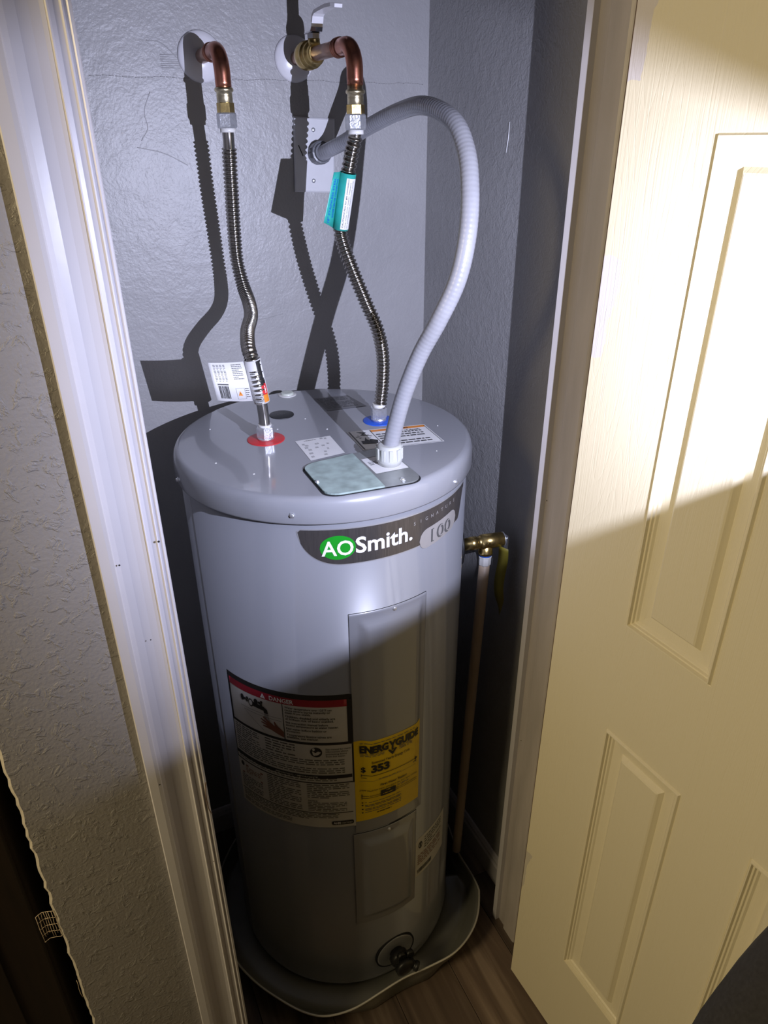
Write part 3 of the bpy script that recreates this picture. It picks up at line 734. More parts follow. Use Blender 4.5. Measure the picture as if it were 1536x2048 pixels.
# the Y that ends in a downward arrow
poly(b, [(.468, .944), (.497, .944), (.520, .905), (.543, .944), (.572, .944), (.533, .884), (.533, .830), (.507, .830), (.507, .884)], Y, 'ink', YO)
poly(b, [(.455, .838), (.475, .850), (.520, .812), (.565, .850), (.585, .838), (.520, .775)], Y, 'ink', YO)
lines(b, .08, .44, .810, .848, 3, Y, 'greyink', word=.08, off=YO, seed=4); lines(b, .62, .85, .800, .848, 3, Y, 'greyink', word=.08, off=YO, seed=5)
YT('Estimated Yearly Energy Cost', .225, .735, .040, .56, 'ink', .015)
YT('$', .085, .628, .085, .062, 'ink', .015); YT('353', .215, .630, .118, .26, 'ink', .05)
rect(b, .09, .90, .585, .591, Y, 'ink', YO, 12); rect(b, .085, .092, .570, .606, Y, 'ink', YO)
poly(b, [(.93, .588), (.885, .612), (.885, .566)], Y, 'ink', YO)
lines(b, .09, .17, .545, .560, 1, Y, 'ink', word=.03, off=YO); lines(b, .32, .68, .520, .535, 1, Y, 'greyink', word=.06, off=YO, seed=8)
lines(b, .85, .92, .535, .560, 1, Y, 'greyink', word=.03, off=YO)
YT('First Hour Rating', .345, .435, .042, .40, 'ink', .02)
rect(b, .06, .95, .520, .5225, Y, 'greyink', YO, 10)
YT('(How much hot water you get in the first hour of use)', .06, .392, .030, .86, 'ink', .005)
for v_ in (.3020, .3260): rect(b, .085, .93, v_, v_+.005, Y, 'ink', YO, 12)
rect(b, .085, .095, .285, .350, Y, 'ink', YO); rect(b, .350, .575, .292, .372, Y, 'ink', YO+.0003, 4)
lines(b, .43, .50, .345, .362, 1, Y, 'yellow', word=.03, off=YO+.0006); lines(b, .38, .55, .308, .325, 1, Y, 'yellow', word=.04, off=YO+.0006)
lines(b, .60, .80, .345, .372, 2, Y, 'greyink', word=.07, off=YO)
for i, (v_, n_) in enumerate(((.235, 1), (.200, 2), (.150, 2), (.105, 1))):
    poly(b, ell_pts(.095, v_+.006, .012, .008, 10), Y, 'ink', YO); lines(b, .13, .74, v_-.020*(n_-1)-.004, v_+.012, n_, Y, 'greyink', word=.07, off=YO, seed=20+i)
lines(b, .30, .55, .060, .085, 1, Y, 'ink', word=.06, off=YO)
b.build('lettering', yo)

# rating plate sticker, lower right, one corner cut
def Wm(u, v, w=0): return S(-74.1+24*u, .300+.124*v, w)
b = MB(); n = 16; vs = []
for i in range(n+1): vs += [Wm(i/n, 0 if i else .0, .0006), Wm(i/n, 1 if i else .93, .0006)]
b.add(vs, [(2*i, 2*i+2, 2*i+3, 2*i+1) for i in range(n)], 'paper', True); rl = b.build('rating_label', heater)
b = MB(); poly(b, ell_pts(.13, .80, .055, .085), Wm, 'ink', .0010); poly(b, ell_pts(.13, .80, .035, .055), Wm, 'paper', .0012); poly(b, [(.11, .75), (.15, .75), (.15, .85), (.11, .85)], Wm, 'ink', .0014)
lines(b, .25, .92, .60, .92, 5, Wm, 'greyink', word=.1, off=.001, seed=31); lines(b, .06, .92, .28, .56, 5, Wm, 'brownink', word=.12, off=.001, seed=32)
rnd = random.Random(2); u = .06
while u < .5: w_ = rnd.choice((.008, .014, .02)); rect(b, u, u+w_, .08, .18, Wm, 'ink', .001); u += w_+rnd.choice((.008, .014))
b.build('lettering', rl)

# lifted sticker edge and dark patch beside the relief valve
b = MB(); n = 10; vs = []
for i in range(n+1):
    t = i/n; z = .985+.195*t; bow = .006+.005*math.sin(t*PI)
    vs += [S(-14, z, .0006), S(-3, z, bow), S(6, z, bow*1.2)]
b.add(vs, [f for i in range(n) for f in ((3*i, 3*i+1, 3*i+4, 3*i+3), (3*i+1, 3*i+2, 3*i+5, 3*i+4))], 'paper', True); b.build('side_label', heater)
b = MB(); a_ = math.radians(-21); nr = Vector((math.cos(a_), math.sin(a_), 0)); nn = Vector((.985, -.17, 0)).normalized()
VZ = 1.030
b.lathe([(0, .040), (.004, .038), (.006, .020)], Vector((CX, CY, VZ))+nr*.2610, nr, 'black', 28); b.build('valve_grommet', heater)

# relief valve with its discharge pipe (screwed to the tank)
rv = empty('relief_valve', Vector((CX, CY, VZ))+nr*.266); tag(rv, 'brass relief valve on the right side of the heater with lever and yellow tag', 'valve')
o_ = Vector((CX, CY, VZ))+nr*.266
b = MB()
b.lathe([(0, .0125), (.016, .0125), (.017, .0140), (.030, .0140), (.031, .0125), (.041, .0130), (.0415, .0155), (.074, .0155), (.0745, .0150), (.086, .0150), (.088, .0140)], o_, nn, 'brass', 28)
o2 = o_+nn*.052
b.lathe([(.004, .0135), (.020, .0135), (.022, .0150), (.028, .0150), (.029, .0135)], o2, (0, 0, -1), 'brass', 28)
for dz in (.000, ): b.lathe([(0, .0042), (.003, .0038)], o2+Vector((-.002, -.0132, .002)), (0, -1, 0), 'brass', 6)
vb = b.build('valve_body', rv)
b = MB(); pl = o_+nn*.0885
b.lathe([(0, .0150), (.0016, .0150)], pl, nn, 'steel', 24)
p_ = pl+nn*.009+Vector((0, 0, .006))
b.rings([[p_+Vector((dx, dy, -dz)) for dx, dy in ((-.0012, -.0055), (.0012, -.0055), (.0012, .0055), (-.0012, .0055))] for dz in (0, .012, .03, .044)], 'steel', False, True, True, True)
b.lathe([(0, .0022), (.012, .0022)], pl, nn, 'steel', 10); b.build('lever', rv)
b = MB(); n = 14; vs = []
for i in range(n+1):
    t = i/n; z = -.012-.150*t; w_ = .016*(1-max(0, (t-.80)/.20)*.95)+.001
    c_ = o_+nn*(.081+.004*math.sin(t*7))+Vector((0, -.010+.005*math.sin(t*5), z))
    d_ = Vector((.35, -.93, 0))
    vs += [c_-d_*w_*.4, c_+d_*w_+Vector((0, 0, -.018*max(0, (t-.75)/.25)))]
b.add(vs, [(2*i, 2*i+1, 2*i+3, 2*i+2) for i in range(n)], 'yellowtag', True)
tg = b.build('paper_tag', rv); sm_ = tg.modifiers.new('s', 'SOLIDIFY'); sm_.thickness = .0005
pipe = empty('discharge_pipe', o2+Vector((0, 0, -.030))); tag(pipe, 'thin cream discharge pipe running down from the brass relief valve', 'pipe')
b = MB(); b.lathe([(0, .0135), (.006, .0140), (.007, .0128), (.024, .0128), (.026, .0115)], o2+Vector((0, 0, -.0285)), (0, 0, -1), 'wplastic', 8, smooth=False); ad = b.build('adapter', pipe); ad['label'] = 'white threaded plastic adapter'
b = MB(); b.lathe([(0, .0137), (.003, .0139)], o2+Vector((0, 0, -.0282)), (0, 0, -1), 'blueink', 24); b.build('blue_ring', pipe)
e0 = o2+Vector((0, 0, -.050)); e1 = Vector((.6985, 1.058, .082))
b = MB(); b.tube([e0.lerp(e1, k/12) for k in range(13)], .0112, 'pvc', 20); b.build('tube', pipe)

# drain valve
du = -86.0; aa = math.radians(du); nd = Vector((math.cos(aa), math.sin(aa), 0)); dp = Vector((CX, CY, .088))+nd*RB
b = MB(); b.lathe([(.000, .047), (.0022, .047), (.0034, .044), (.0040, .020)], dp, nd, 'tank', 40); dpl = b.build('drain_plate', heater)
b = MB(); b.lathe([(-.0035, .0505), (.0018, .0505)], dp, nd, 'gap', 40); b.build('opening_shade', heater)  # dark disc painting the shade of an opening round the plate
dv = MB(); dv.lathe([(.003, .016), (.012, .016), (.013, .022), (.024, .023), (.030, .021), (.032, .012), (.040, .012), (.041, .0225), (.050, .0225), (.053, .016), (.054, 0)], dp, nd, 'black', 24)
dq = dp+nd*.030+Vector((.006, 0, .0)); dn = Vector((.72, -.62, -.30)).normalized()
dv.lathe([(.0, .0095), (.014, .0095), (.0145, .0115), (.020, .0115), (.0205, .0095), (.027, .0095), (.0275, .0118), (.034, .0118), (.036, .010)], dq, dn, 'black', 24)
for k in range(3): dv.lathe([(-.004, .010), (.006, .010)], dq+Vector((math.cos(k*2.1)*.014, .0, .016+.006*math.sin(k*2.1))), nd, 'black', 14)
dvo = dv.build('drain_valve', heater)

# ------------------------------------------------------------------ drain pan under the heater
rim = {-36: .350, -50: .358, -63: .350, -76: .327, -87: .315, -98: .323, -112: .349, -122: .359, -140: .346, -170: .338, -190: .332, -215: .318, -240: .305, -270: .298, -300: .300, -325: .305, -345: .318, -376: .303, -396: .350}
ks = sorted(rim)
def rimr(a):
    while a > -36: a -= 360
    while a <= -396: a += 360
    for i in range(len(ks)-1):
        if ks[i] <= a <= ks[i+1]:
            p = lambda j: rim[ks[max(0, min(len(ks)-1, j))]]
            h = ks[i+1]-ks[i]; t = (a-ks[i])/h
            m0 = (p(i+1)-p(i-1))/(ks[i+1]-ks[max(0, i-1)])*h; m1 = (p(i+2)-p(i))/(ks[min(len(ks)-1, i+2)]-ks[i])*h
            return (2*t**3-3*t*t+1)*p(i)+(t**3-2*t*t+t)*m0+(-2*t**3+3*t*t)*p(i+1)+(t**3-t*t)*m1
    return .33
NA = 180; prof = []
def ring(fn): return [(CX+fn(-2*k)[0]*math.cos(math.radians(-2*k)), CY+fn(-2*k)[0]*math.sin(math.radians(-2*k)), fn(-2*k)[1]) for k in range(NA)]
def dent(a):   # buckled stretch of the wall
    a = (a+360) % 360-360
    return math.exp(-((a+88)/7)**2)*.010+math.exp(-((a+62)/5)**2)*(-.006)+math.exp(-((a+76)/4)**2)*.005
b = MB()
rs = [ring(lambda a: (.0005, .0010)), ring(lambda a: (.30, .0010)), ring(lambda a: (min(.318, rimr(a)-.012), .0012)), ring(lambda a: (min(.322, rimr(a)-.006), .006)),
      ring(lambda a: (min(.322, rimr(a)-.006)*.66+rimr(a)*.34-dent(a), .026)), ring(lambda a: (min(.322, rimr(a)-.006)*.3+rimr(a)*.7-dent(a)*.6, .046)), ring(lambda a: (rimr(a)-.001, .062))]
b.rings(rs, 'pan'); 
pan = b.build('drain_pan'); tag(pan, 'round grey metal drain pan with dented rim under the water heater', 'drain pan')
sd = pan.modifiers.new('s', 'SOLIDIFY'); sd.thickness = .0009; sd.offset = 1
b = MB(); pth = [Vector((CX+rimr(-2*k)*math.cos(math.radians(-2*k)), CY+rimr(-2*k)*math.sin(math.radians(-2*k)), .0635)) for k in range(NA+1)]
b.tube(pth, .0024, 'rim', 8, False); b.build('rolled_rim', pan)

# ------------------------------------------------------------------ plumbing on the back wall
def ezc(x, z, r, name, label):
    b = MB(); b.lathe([(0, r), (.0020, r), (.0055, r*.93), (.0095, r*.72), (.0120, r*.45), (.0130, .0125), (.0130, .0110)], (x, YW, z), (0, -1, 0), 'escut', 56); o = b.build(name); return tag(o, label, 'pipe cover', 'white pipe covers on the back wall')
ezc(.334, 1.8840, .0395, 'escutcheon', 'white round pipe cover around the left copper elbow')
ezc(.5055, 1.8860, .0375, 'escutcheon', 'white round pipe cover behind the brass ball valve')
def elbow(mb, x, y0, z0, rad, m_='copper'):
    """from a horizontal run along -y, ending at (x, y0, z0), turning down"""
    pts = [(x, y0+.030, z0)]+[(x, y0+.012, z0)]
    R = rad
    for k in range(13):
        t = PI/2*k/12; pts.append((x, y0-R*math.sin(t), z0-R*(1-math.cos(t))))
    pts += [(x, y0-R, z0-R-.012), (x, y0-R, z0-R-.020)]
    return [Vector(p) for p in pts]
def bead(mb, org, axis, r, m_):
    mb.lathe([(-.0022, r), (-.0015, r+.0012), (0, r+.0017), (.0015, r+.0012), (.0022, r)], org, axis, m_, 28, cap0=False, cap1=False)
def corr(path_pts, r_out, r_in, pitch_fn, straight, name, parent, m_='hose'):
    """corrugated stainless tube along a path; pitch varies where it is stretched or squeezed"""
    P = cr_path(path_pts, .00055); tot = 0; L = [0]
    for i in range(1, len(P)): tot += (P[i]-P[i-1]).length; L.append(tot)
    ph_ = [0]
    for i in range(1, len(P)): ph_.append(ph_[-1]+2*PI*(L[i]-L[i-1])/pitch_fn(L[i]/tot))
    look = {}
    def rad(s_):
        i = min(int(s_/tot*(len(P)-1)), len(P)-1)
        s0, s1 = straight
        if s_ < s0 or s_ > tot-s1: return r_in+.0002
        c_ = .5+.5*math.cos(ph_[i]); return r_in+(r_out-r_in)*(c_**.7)
    b = MB(); b.tube(P, rad, m_, 22); return b.build(name, parent), tot
# hot side
hs_x, hs_y = .334, 1.318
hot = empty('hot_stub_pipe', (.334, YW, 1.884)); tag(hot, 'left copper elbow coming out of the back wall with brass adapter', 'pipe')
b = MB(); b.lathe([(.004, .0111), (.085, .0111)], (.334, YW, 1.884), (0, -1, 0), 'copper_dull', 28); b.build('tube', hot)
b = MB(); el = elbow(b, .334, 1.352, 1.884, .034); b.tube(el, .0128, 'copper', 24); bead(b, (.334, 1.382, 1.884), (0, 1, 0), .0128, 'copper'); bead(b, (.334, 1.376, 1.884), (0, 1, 0), .0126, 'copper'); b.build('elbow', hot)
def adapter(parent, x, y, zt, zb):
    h = zt-zb
    b = MB(); b.lathe([(0, .0122), (h*.20, .0122), (h*.21, .0135), (h*.245, .0150), (h*.30, .0152), (h*.345, .0140), (h*.36, .0125), (h*.46, .0128), (h*.66, .0128), (h*.68, .0120)], (x, y, zt), (0, 0, -1), 'brass_pale', 28); b.build('brass_adapter', parent)
    b = MB(); b.lathe([(h*.66, .0130), (h*.68, .0142), (h*.98, .0142), (h, .0130)], (x, y, zt), (0, 0, -1), 'brass', hexa=True, a0=.3); b.build('brass_nut', parent)
adapter(hot, .334, 1.318, 1.8405, 1.7935)
# cold side: ball valve on the horizontal run
cold = empty('cold_stub_pipe', (.5055, YW, 1.885)); tag(cold, 'longer right-hand copper elbow carrying the brass ball valve', 'pipe')
b = MB(); b.lathe([(.004, .0111), (.045, .0111)], (.5055, YW, 1.886), (0, -1, 0), 'copper_dull', 28); b.build('tube', cold); b = MB(); b.lathe([(.120, .0111), (.232, .0111)], (.5055, YW, 1.8845), (0, -1, 0), 'copper_dull', 28); b.build('tube', cold)
b = MB(); el = elbow(b, .5055, 1.213, 1.884, .034); b.tube(el, .0128, 'copper', 24)
for yy in (1.246, 1.240, 1.234): bead(b, (.5055, yy, 1.884), (0, 1, 0), .0128, 'copper')
b.build('elbow', cold)
adapter(cold, .5055, 1.179, 1.833, 1.7885)
bv = empty('ball_valve', (.5055, 1.37, 1.885)); tag(bv, 'brass ball valve with white lever between wall and right copper elbow', 'valve')
b = MB(); b.lathe([(0, .0130), (.006, .0145), (.010, .0150), (.014, .0180), (.020, .0215), (.027, .0225), (.036, .0225), (.040, .0205), (.044, .0200), (.045, .0218), (.050, .0220), (.051, .0190), (.057, .0180), (.058, .0195), (.064, .0195), (.066, .0160), (.072, .0148), (.078, .0140)], (.5055, 1.418, 1.8852), (0, -1, 0), 'brass', 40)
b.lathe([(.010, .0110), (.0240, .0100)], (.5055, 1.352, 1.883), (0, 0, 1), 'brass', 20); b.build('valve_body', bv)
b = MB(); b.lathe([(.0235, .0115), (.0310, .0115)], (.5055, 1.352, 1.883), (0, 0, 1), 'chrome', hexa=True); b.lathe([(.0310, .0060), (.036, .0055)], (.5055, 1.352, 1.883), (0, 0, 1), 'brass', 12); b.build('stem_nut', bv)
def ribbon(mb, pts, w_, t_, m_):
    rs = []
    for i, p in enumerate(pts):
        p = Vector(p); a = Vector(pts[max(0, i-1)]); c = Vector(pts[min(len(pts)-1, i+1)]); d = (c-a).normalized(); n_ = d.cross(Vector((1, 0, 0))).normalized()
        ww = w_(i/(len(pts)-1)) if callable(w_) else w_; X = Vector((1, 0, 0))*ww/2
        rs.append([p-X-n_*t_/2, p+X-n_*t_/2, p+X+n_*t_/2, p-X+n_*t_/2])
    mb.rings(rs, m_, False, True, True, True)
b = MB(); ribbon(b, [(.5055, 1.366, 1.9150), (.5055, 1.347, 1.9150), (.5055, 1.340, 1.9165), (.5055, 1.336, 1.922), (.5055, 1.334, 1.930)], lambda t: .024-.005*t, .0022, 'chrome'); lv = b.build('lever', bv)
b = MB(); ribbon(b, [(.5055, 1.3345, 1.927), (.5055, 1.330, 1.9365), (.5055, 1.322, 1.9405), (.5055, 1.305, 1.9415), (.5055, 1.275, 1.9425), (.5055, 1.250, 1.9410), (.5055, 1.238, 1.9385)], lambda t: .0200-.002*t if t < .95 else .013, .0050, 'escut'); b.build('grip', lv)
# corrugated connectors
hotc = empty('water_connector', (.3115, 1.1665, TZ)); tag(hotc, 'left bent stainless steel hose from the wall to the red ring', 'water hose', 'corrugated water heater connectors')
def unions(parent, x, y, zt, zbot):
    b = MB(); b.lathe([(0, .0150), (.002, .0165), (.020, .0165), (.0225, .0150)], (x, y, zt), (0, 0, -1), 'steel', hexa=True, a0=.45); b.build('top_nut', parent)
    b = MB(); b.lathe([(.0222, .0126), (.0285, .0126)], (x, y, zt), (0, 0, -1), 'wplastic', 24); b.build('washer', parent)
unions(hotc, .334, 1.318, 1.7950, 0)
def hp(t): 
    if t < .40: return .0066
    if t < .62: return .0066-.0026*ss((t-.40)/.08)
    if t < .76: return .0040+.0042*ss((t-.64)/.12)
    return .0080
corr([(.334, 1.318, 1.7680), (.3345, 1.321, 1.750), (.3348, 1.328, 1.72), (.3348, 1.335, 1.6786), (.3361, 1.350, 1.6123), (.3375, 1.355, 1.5603), (.3404, 1.340, 1.518), (.3408, 1.310, 1.4916), (.3331, 1.275, 1.4748), (.314, 1.235, 1.4584), (.3010, 1.190, 1.4430), (.2995, 1.167, 1.4261), (.3035, 1.162, 1.392), (.3080, 1.163, 1.3547), (.3108, 1.166, 1.325), (.3115, 1.1665, 1.3000)], .0127, .0094, hp, (.026, .052), 'corrugated_tube', hotc)
b = MB(); b.lathe([(0, .0150), (.004, .0150)], (HX, HY, TZ+.0012), (0, 0, 1), 'steel', 24); b.lathe([(.004, .0148), (.0055, .0165), (.022, .0165), (.0245, .0145)], (HX, HY, TZ+.001), (0, 0, 1), 'steel', hexa=True, a0=.1); b.lathe([(.024, .0118), (.028, .0118)], (HX, HY, TZ+.001), (0, 0, 1), 'wplastic', 20); b.build('bottom_nut', hotc)
# its paper label: sleeve round the tube and a flap to the left
pa, pb_ = Vector((.2992, 1.165, 1.428)), Vector((.3100, 1.1645, 1.351)); ax = (pb_-pa).normalized(); ln = (pb_-pa).length
q = ax.to_track_quat('Z', 'Y'); X_ = q @ Vector((1, 0, 0)); Y_ = q @ Vector((0, 1, 0))
toc = (CAM-pa); toc -= ax*toc.dot(ax); toc.normalize(); sd_ = ax.cross(toc).normalized()
if sd_.x < 0: sd_ = -sd_     # sd_ points right as seen from the opening
def sleeve(rr, base, a_x, t_c, s_d):
    def f(u, v, w=0):          # u: degrees from the side facing the opening, + to the right; v: 0 top .. 1 bottom
        a = math.radians(u); return base+a_x*v+(t_c*math.cos(a)+s_d*math.sin(a))*(rr+w)
    return f
sl_ = sleeve(.0140, pa, ax*ln, toc, sd_)
b = MB(); rect(b, -92, 268, 0, 1, sl_, 'brightpaper', 0, 40, 1)
lt = pa+(-sd_)*.0140
F0, F1 = Vector((.2237, 1.160, 1.4320)), Vector((.2320, 1.158, 1.3670))
def flap(u, v, w=0):           # u: 0 at the tube .. 1 at the free end
    p = (pa+ax*ln*(.02+.92*v)+(-sd_)*.013)*(1-u)+(F0*(1-v)+F1*v)*u
    n_ = Vector((0, -1, 0)); return p+n_*(w+.004*math.sin(u*PI))
rect(b, 0, 1, 0, 1, flap, 'brightpaper', 0, 12, 1)
hl = b.build('paper_label', hotc); so = hl.modifiers.new('s', 'SOLIDIFY'); so.thickness = .0003
b = MB()
rect(b, 18, 62, .02, .55, sl_, 'ink', .0004, 6); rect(b, 18, 62, .55, .80, sl_, 'red', .0004, 6); rect(b, 18, 62, .80, .97, sl_, 'orange', .0004, 6)
lines(b, .06, .50, .30, .46, 1, lambda u, v, w: sl_(20+v*90, u, w), 'whiteprint', h=.8, word=.11, off=.0007); lines(b, .60, .78, .30, .42, 1, lambda u, v, w: sl_(10+v*90, u, w), 'whiteprint', h=.8, word=.06, off=.0007)
lines(b, .12, .50, .20, .50, 6, lambda u, v, w: sl_(-50+u*100, v, w), 'greyink', word=.1, off=.0005)
lines(b, .15, .75, .80, .93, 3, lambda u, v, w: sl_(-50+u*90, v, w), 'greyink', word=.1, off=.0005)
fm = lambda u, v, w: flap(1-u, 1-v, w+.0004)   # u from the free edge, v up
for i in range(4): lines(b, .10+i*.085, .16+i*.085, .50, .95, 12, fm, 'greyink', word=.03, off=.0005, seed=i+60)
lines(b, .58, .90, .55, .95, 9, fm, 'greyink', word=.05, off=.0005, seed=71)
rnd = random.Random(9); v_ = .08
while v_ < .42: hh = rnd.choice((.008, .014, .02)); pass; v_ += hh+.008
u = .12
while u < .38: w_ = rnd.choice((.008, .014, .022)); rect(b, u, u+w_, .07, .40, fm, 'ink', .0005); u += w_+rnd.choice((.008, .013))
rect(b, .11, .39, .42, .46, fm, 'greyink', .0005)
poly(b, [(.60, .15), (.72, .15), (.66, .27)], fm, 'orange', .0006); add_text(b, '!', .09, (.65, .165), fm, 'ink', off=.0009)
for a0_, a1_, b0_, b1_ in ((.56, .80, .34, .345), (.56, .80, .06, .065), (.56, .565, .06, .345), (.80, .805, .06, .345)): rect(b, a0_, a1_, b0_, b1_, fm, 'greyink', .0005)
lines(b, .82, .94, .08, .34, 5, fm, 'greyink', word=.04, off=.0005, seed=75)
b.build('lettering', hl)
# cold connector
coldc = empty('water_connector', (KX, KY, TZ)); tag(coldc, 'right stainless steel hose with teal label ending at the blue ring', 'water hose', 'corrugated water heater connectors')
unions(coldc, .5048, 1.179, 1.7905, 0)
corr([(.5048, 1.179, 1.7640), (.5035, 1.182, 1.752), (.5008, 1.190, 1.7327), (.4941, 1.205, 1.6803), (.4871, 1.215, 1.6252), (.4904, 1.210, 1.5933), (.4995, 1.190, 1.5497), (.5141, 1.168, 1.4974), (.5280, 1.155, 1.4554), (.5385, 1.156, 1.4078), (.5410, 1.162, 1.3576), (.5380, 1.164, 1.3229), (.5350, 1.164, 1.3000)], .0124, .0090, lambda t: .0084-.0014*ss(t/.3), (.004, .006), 'corrugated_tube', coldc)
b = MB(); b.lathe([(0, .0150), (.006, .0140)], (KX, KY, TZ+.0012), (0, 0, 1), 'steel', 24); b.lathe([(.006, .0148), (.0075, .0160), (.025, .0160), (.027, .0140)], (KX, KY, TZ+.001), (0, 0, 1), 'steel', hexa=True, a0=.35); b.lathe([(.026, .0122), (.033, .0122)], (KX+.001, KY, TZ+.001), (0, 0, 1), 'wplastic', 20); b.build('bottom_nut', coldc)
qa, qb = Vector((.4975, 1.1975, 1.7065)), Vector((.4872, 1.2145, 1.6190)); ax2 = (qb-qa); l2 = ax2.length; an2 = ax2/l2
tc2 = CAM-qa; tc2 -= an2*tc2.dot(an2); tc2.normalize(); sd2 = an2.cross(tc2).normalized()
if sd2.x < 0: sd2 = -sd2
s2 = sleeve(.0136, qa, ax2, tc2, sd2)
G0, G1 = Vector((.4700, 1.192, 1.7080)), Vector((.4480, 1.190, 1.6330))
def flap2(u, v, w=0):
    p = (qa+ax2*v-sd2*.0125+tc2*.003)*(1-u)+(G0*(1-v)+G1*v)*u
    return p+Vector((0, -1, 0))*(w+.003*math.sin(u*PI))
b = MB(); rect(b, -80, 275, 0, 1, s2, 'teal', 0, 40, 1); rect(b, 0, 1, 0, 1, flap2, 'teal', 0, 10, 6)
tl_ = b.build('teal_label', coldc); so = tl_.modifiers.new('s', 'SOLIDIFY'); so.thickness = .0003
b = MB(); rect(b, -2, 75, .07, .97, s2, 'brightpaper', .0004, 10)
def vt(s_, ang, size, wd, mp, m_, bold=0, v1=.94):   # text that climbs the tube
    vs, fs = text_geo(s_, 1.0, bold); xs_ = [q_[0] for q_ in vs]; k = wd/(max(xs_)-min(xs_))
    b.add([mp(ang-q_[1]*size, v1-(q_[0]-min(xs_))*k, .0008) for q_ in vs], fs, m_)
vt('CAUTION! Not for gas connection', 16, 13, .86, s2, 'ink', .012); vt('Use only with water heaters', 32, 9, .80, s2, 'ink'); vt('in accessible locations only', 48, 9, .84, s2, 'ink')
def vf(s_, u0, size, wd, v1, bold):
    vs, fs = text_geo(s_, 1.0, bold); xs_ = [q_[0] for q_ in vs]; k = wd/(max(xs_)-min(xs_))
    b.add([flap2(u0+q_[1]*size, v1-(q_[0]-min(xs_))*k, .0006) for q_ in vs], fs, 'blueink')
vf('WATER HEATER CONNECTOR', .20, .30, .72, .84, .03); vf('18" STAINLESS STEEL', .58, .26, .86, .96, .02)
b.build('lettering', tl_)

# wall plate and grey flexible conduit
plt = empty('wall_plate', (.545, YW, 1.73)); tag(plt, 'off-white cover plate on the back wall where the conduit enters', 'wall plate')
def PM(u, v, w=0):
    a = math.radians(-2.6); x, z = u-.5, v-.5; x *= .082; z *= .130
    return (.535+x*math.cos(a)-z*math.sin(a), YW-.0005-w, 1.7275+x*math.sin(a)+z*math.cos(a))
b = MB(); b.rings([[PM(u, v, 0) for u, v in ((0, 0), (1, 0), (1, 1), (0, 1))], [PM(u, v, .005) for u, v in ((0, 0), (1, 0), (1, 1), (0, 1))], [PM(u, v, .0068) for u, v in ((.03, .02), (.97, .02), (.97, .98), (.03, .98))]], 'plate', False, True, False, True); b.build('cover', plt)
for v_ in (.84, .16):
    b = MB(); b.lathe([(0, .0042), (.0012, .0038), (.0018, .001)], PM(.46, v_, .0068), (0, -1, 0), 'steel', 16); b.build('screw', plt)
b = MB(); b.tube([PM(.09, .63, .0072), PM(.20, .49, .0072)], .0009, 'ink', 6); b.build('scratch', plt)
con = empty('flexible_conduit', (.541, 1.453, 1.7315)); tag(con, 'grey flexible conduit looping from the wall plate to the heater lid', 'conduit')
P = cr_path([(.5405, 1.425, 1.7325), (.5470, 1.400, 1.7390), (.5605, 1.36, 1.7518), (.5707, 1.27, 1.7753), (.5788, 1.17, 1.7949), (.5765, 1.08, 1.7990), (.575, .995, 1.7784), (.5721, .950, 1.7411), (.5631, .920, 1.6923), (.5532, .905, 1.6362), (.540, .905, 1.5769), (.5203, .920, 1.5195), (.503, .945, 1.4635), (.4838, .960, 1.3985), (.4674, .966, 1.332), (.4615, .967, 1.300)], .0011)
b = MB(); b.tube(P, lambda s_: .0131+.00010*math.sin(2*PI*s_/.0066), 'conduit', 24); b.build('tube', con)
cdir = Vector((.02, -1, .10)).normalized()
b = MB(); b.lathe([(0, .0195), (.004, .0205), (.024, .0205), (.026, .0195), (.027, .0150)], (.5400, 1.4530, 1.7310), cdir, 'dconduit', 14, smooth=False); b.lathe([(.026, .0165), (.032, .0150)], (.5400, 1.4530, 1.7310), cdir, 'dconduit', 24); b.build('wall_connector', con)
b = MB(); o3 = jm(.857, .525, .0030); o3 = Vector((.4614, .9667, TZ+.0030))
b.lathe([(0, .0185), (.005, .0195), (.006, .0210), (.012, .0215), (.030, .0205), (.034, .0185), (.0345, .0160)], o3, (0, 0, 1), 'gplastic', 32, smooth=True)
for k in range(10):
    a = 2*PI*k/10; c_ = o3+Vector((math.cos(a), math.sin(a), 0))*.0205
    b.rings([[c_+Vector((math.cos(a+PI/2)*s_*.0035+math.cos(a)*d_, math.sin(a+PI/2)*s_*.0035+math.sin(a)*d_, z)) for s_, d_ in ((-1, 0), (-.8, .0018), (.8, .0018), (1, 0))] for z in (.011, .030)], 'gplastic', False, True, True, True)
b.build('lid_connector', con)

# paint ridges of the taped seam and trowel marks on the back wall
b = MB(); rnd = random.Random(4)
for k in range(60):
    x = .145+k*.0105; z = 1.852+.0012*math.sin(k*.7)
    b.tube([(x, YW-.0002, z), (x+.0085, YW-.0002, z+rnd.uniform(-.001, .001))], .0007, 'wall_back', 5)
for k in range(7): b.tube([(.265, YW, 1.866+k*.0032), (.310, YW, 1.8665+k*.0032)], .0006, 'wall_back', 5)
for pts in ([(.245, 1.905), (.270, 1.902), (.295, 1.880)], [(.240, 1.83), (.226, 1.80), (.228, 1.775), (.214, 1.755)], [(.205, 1.745), (.25, 1.735), (.29, 1.715)], [(.36, 1.43), (.40, 1.425), (.45, 1.432)]):
    b.tube(cr_path([(x, YW-.0001, z) for x, z in pts], .006), .0008, 'wall_back', 5)
sm = b.build('paint_ridges', bpy.data.objects['wall_back']); sm['kind'] = 'stuff'
# light scuffs on the right wall
b = MB()
b.tube([(XR, 1.163, 1.780), (XR, 1.164, 1.755), (XR, 1.168, 1.733)], .0009, 'brightpaper', 6); b.build('scuff', bpy.data.objects['wall_right'])
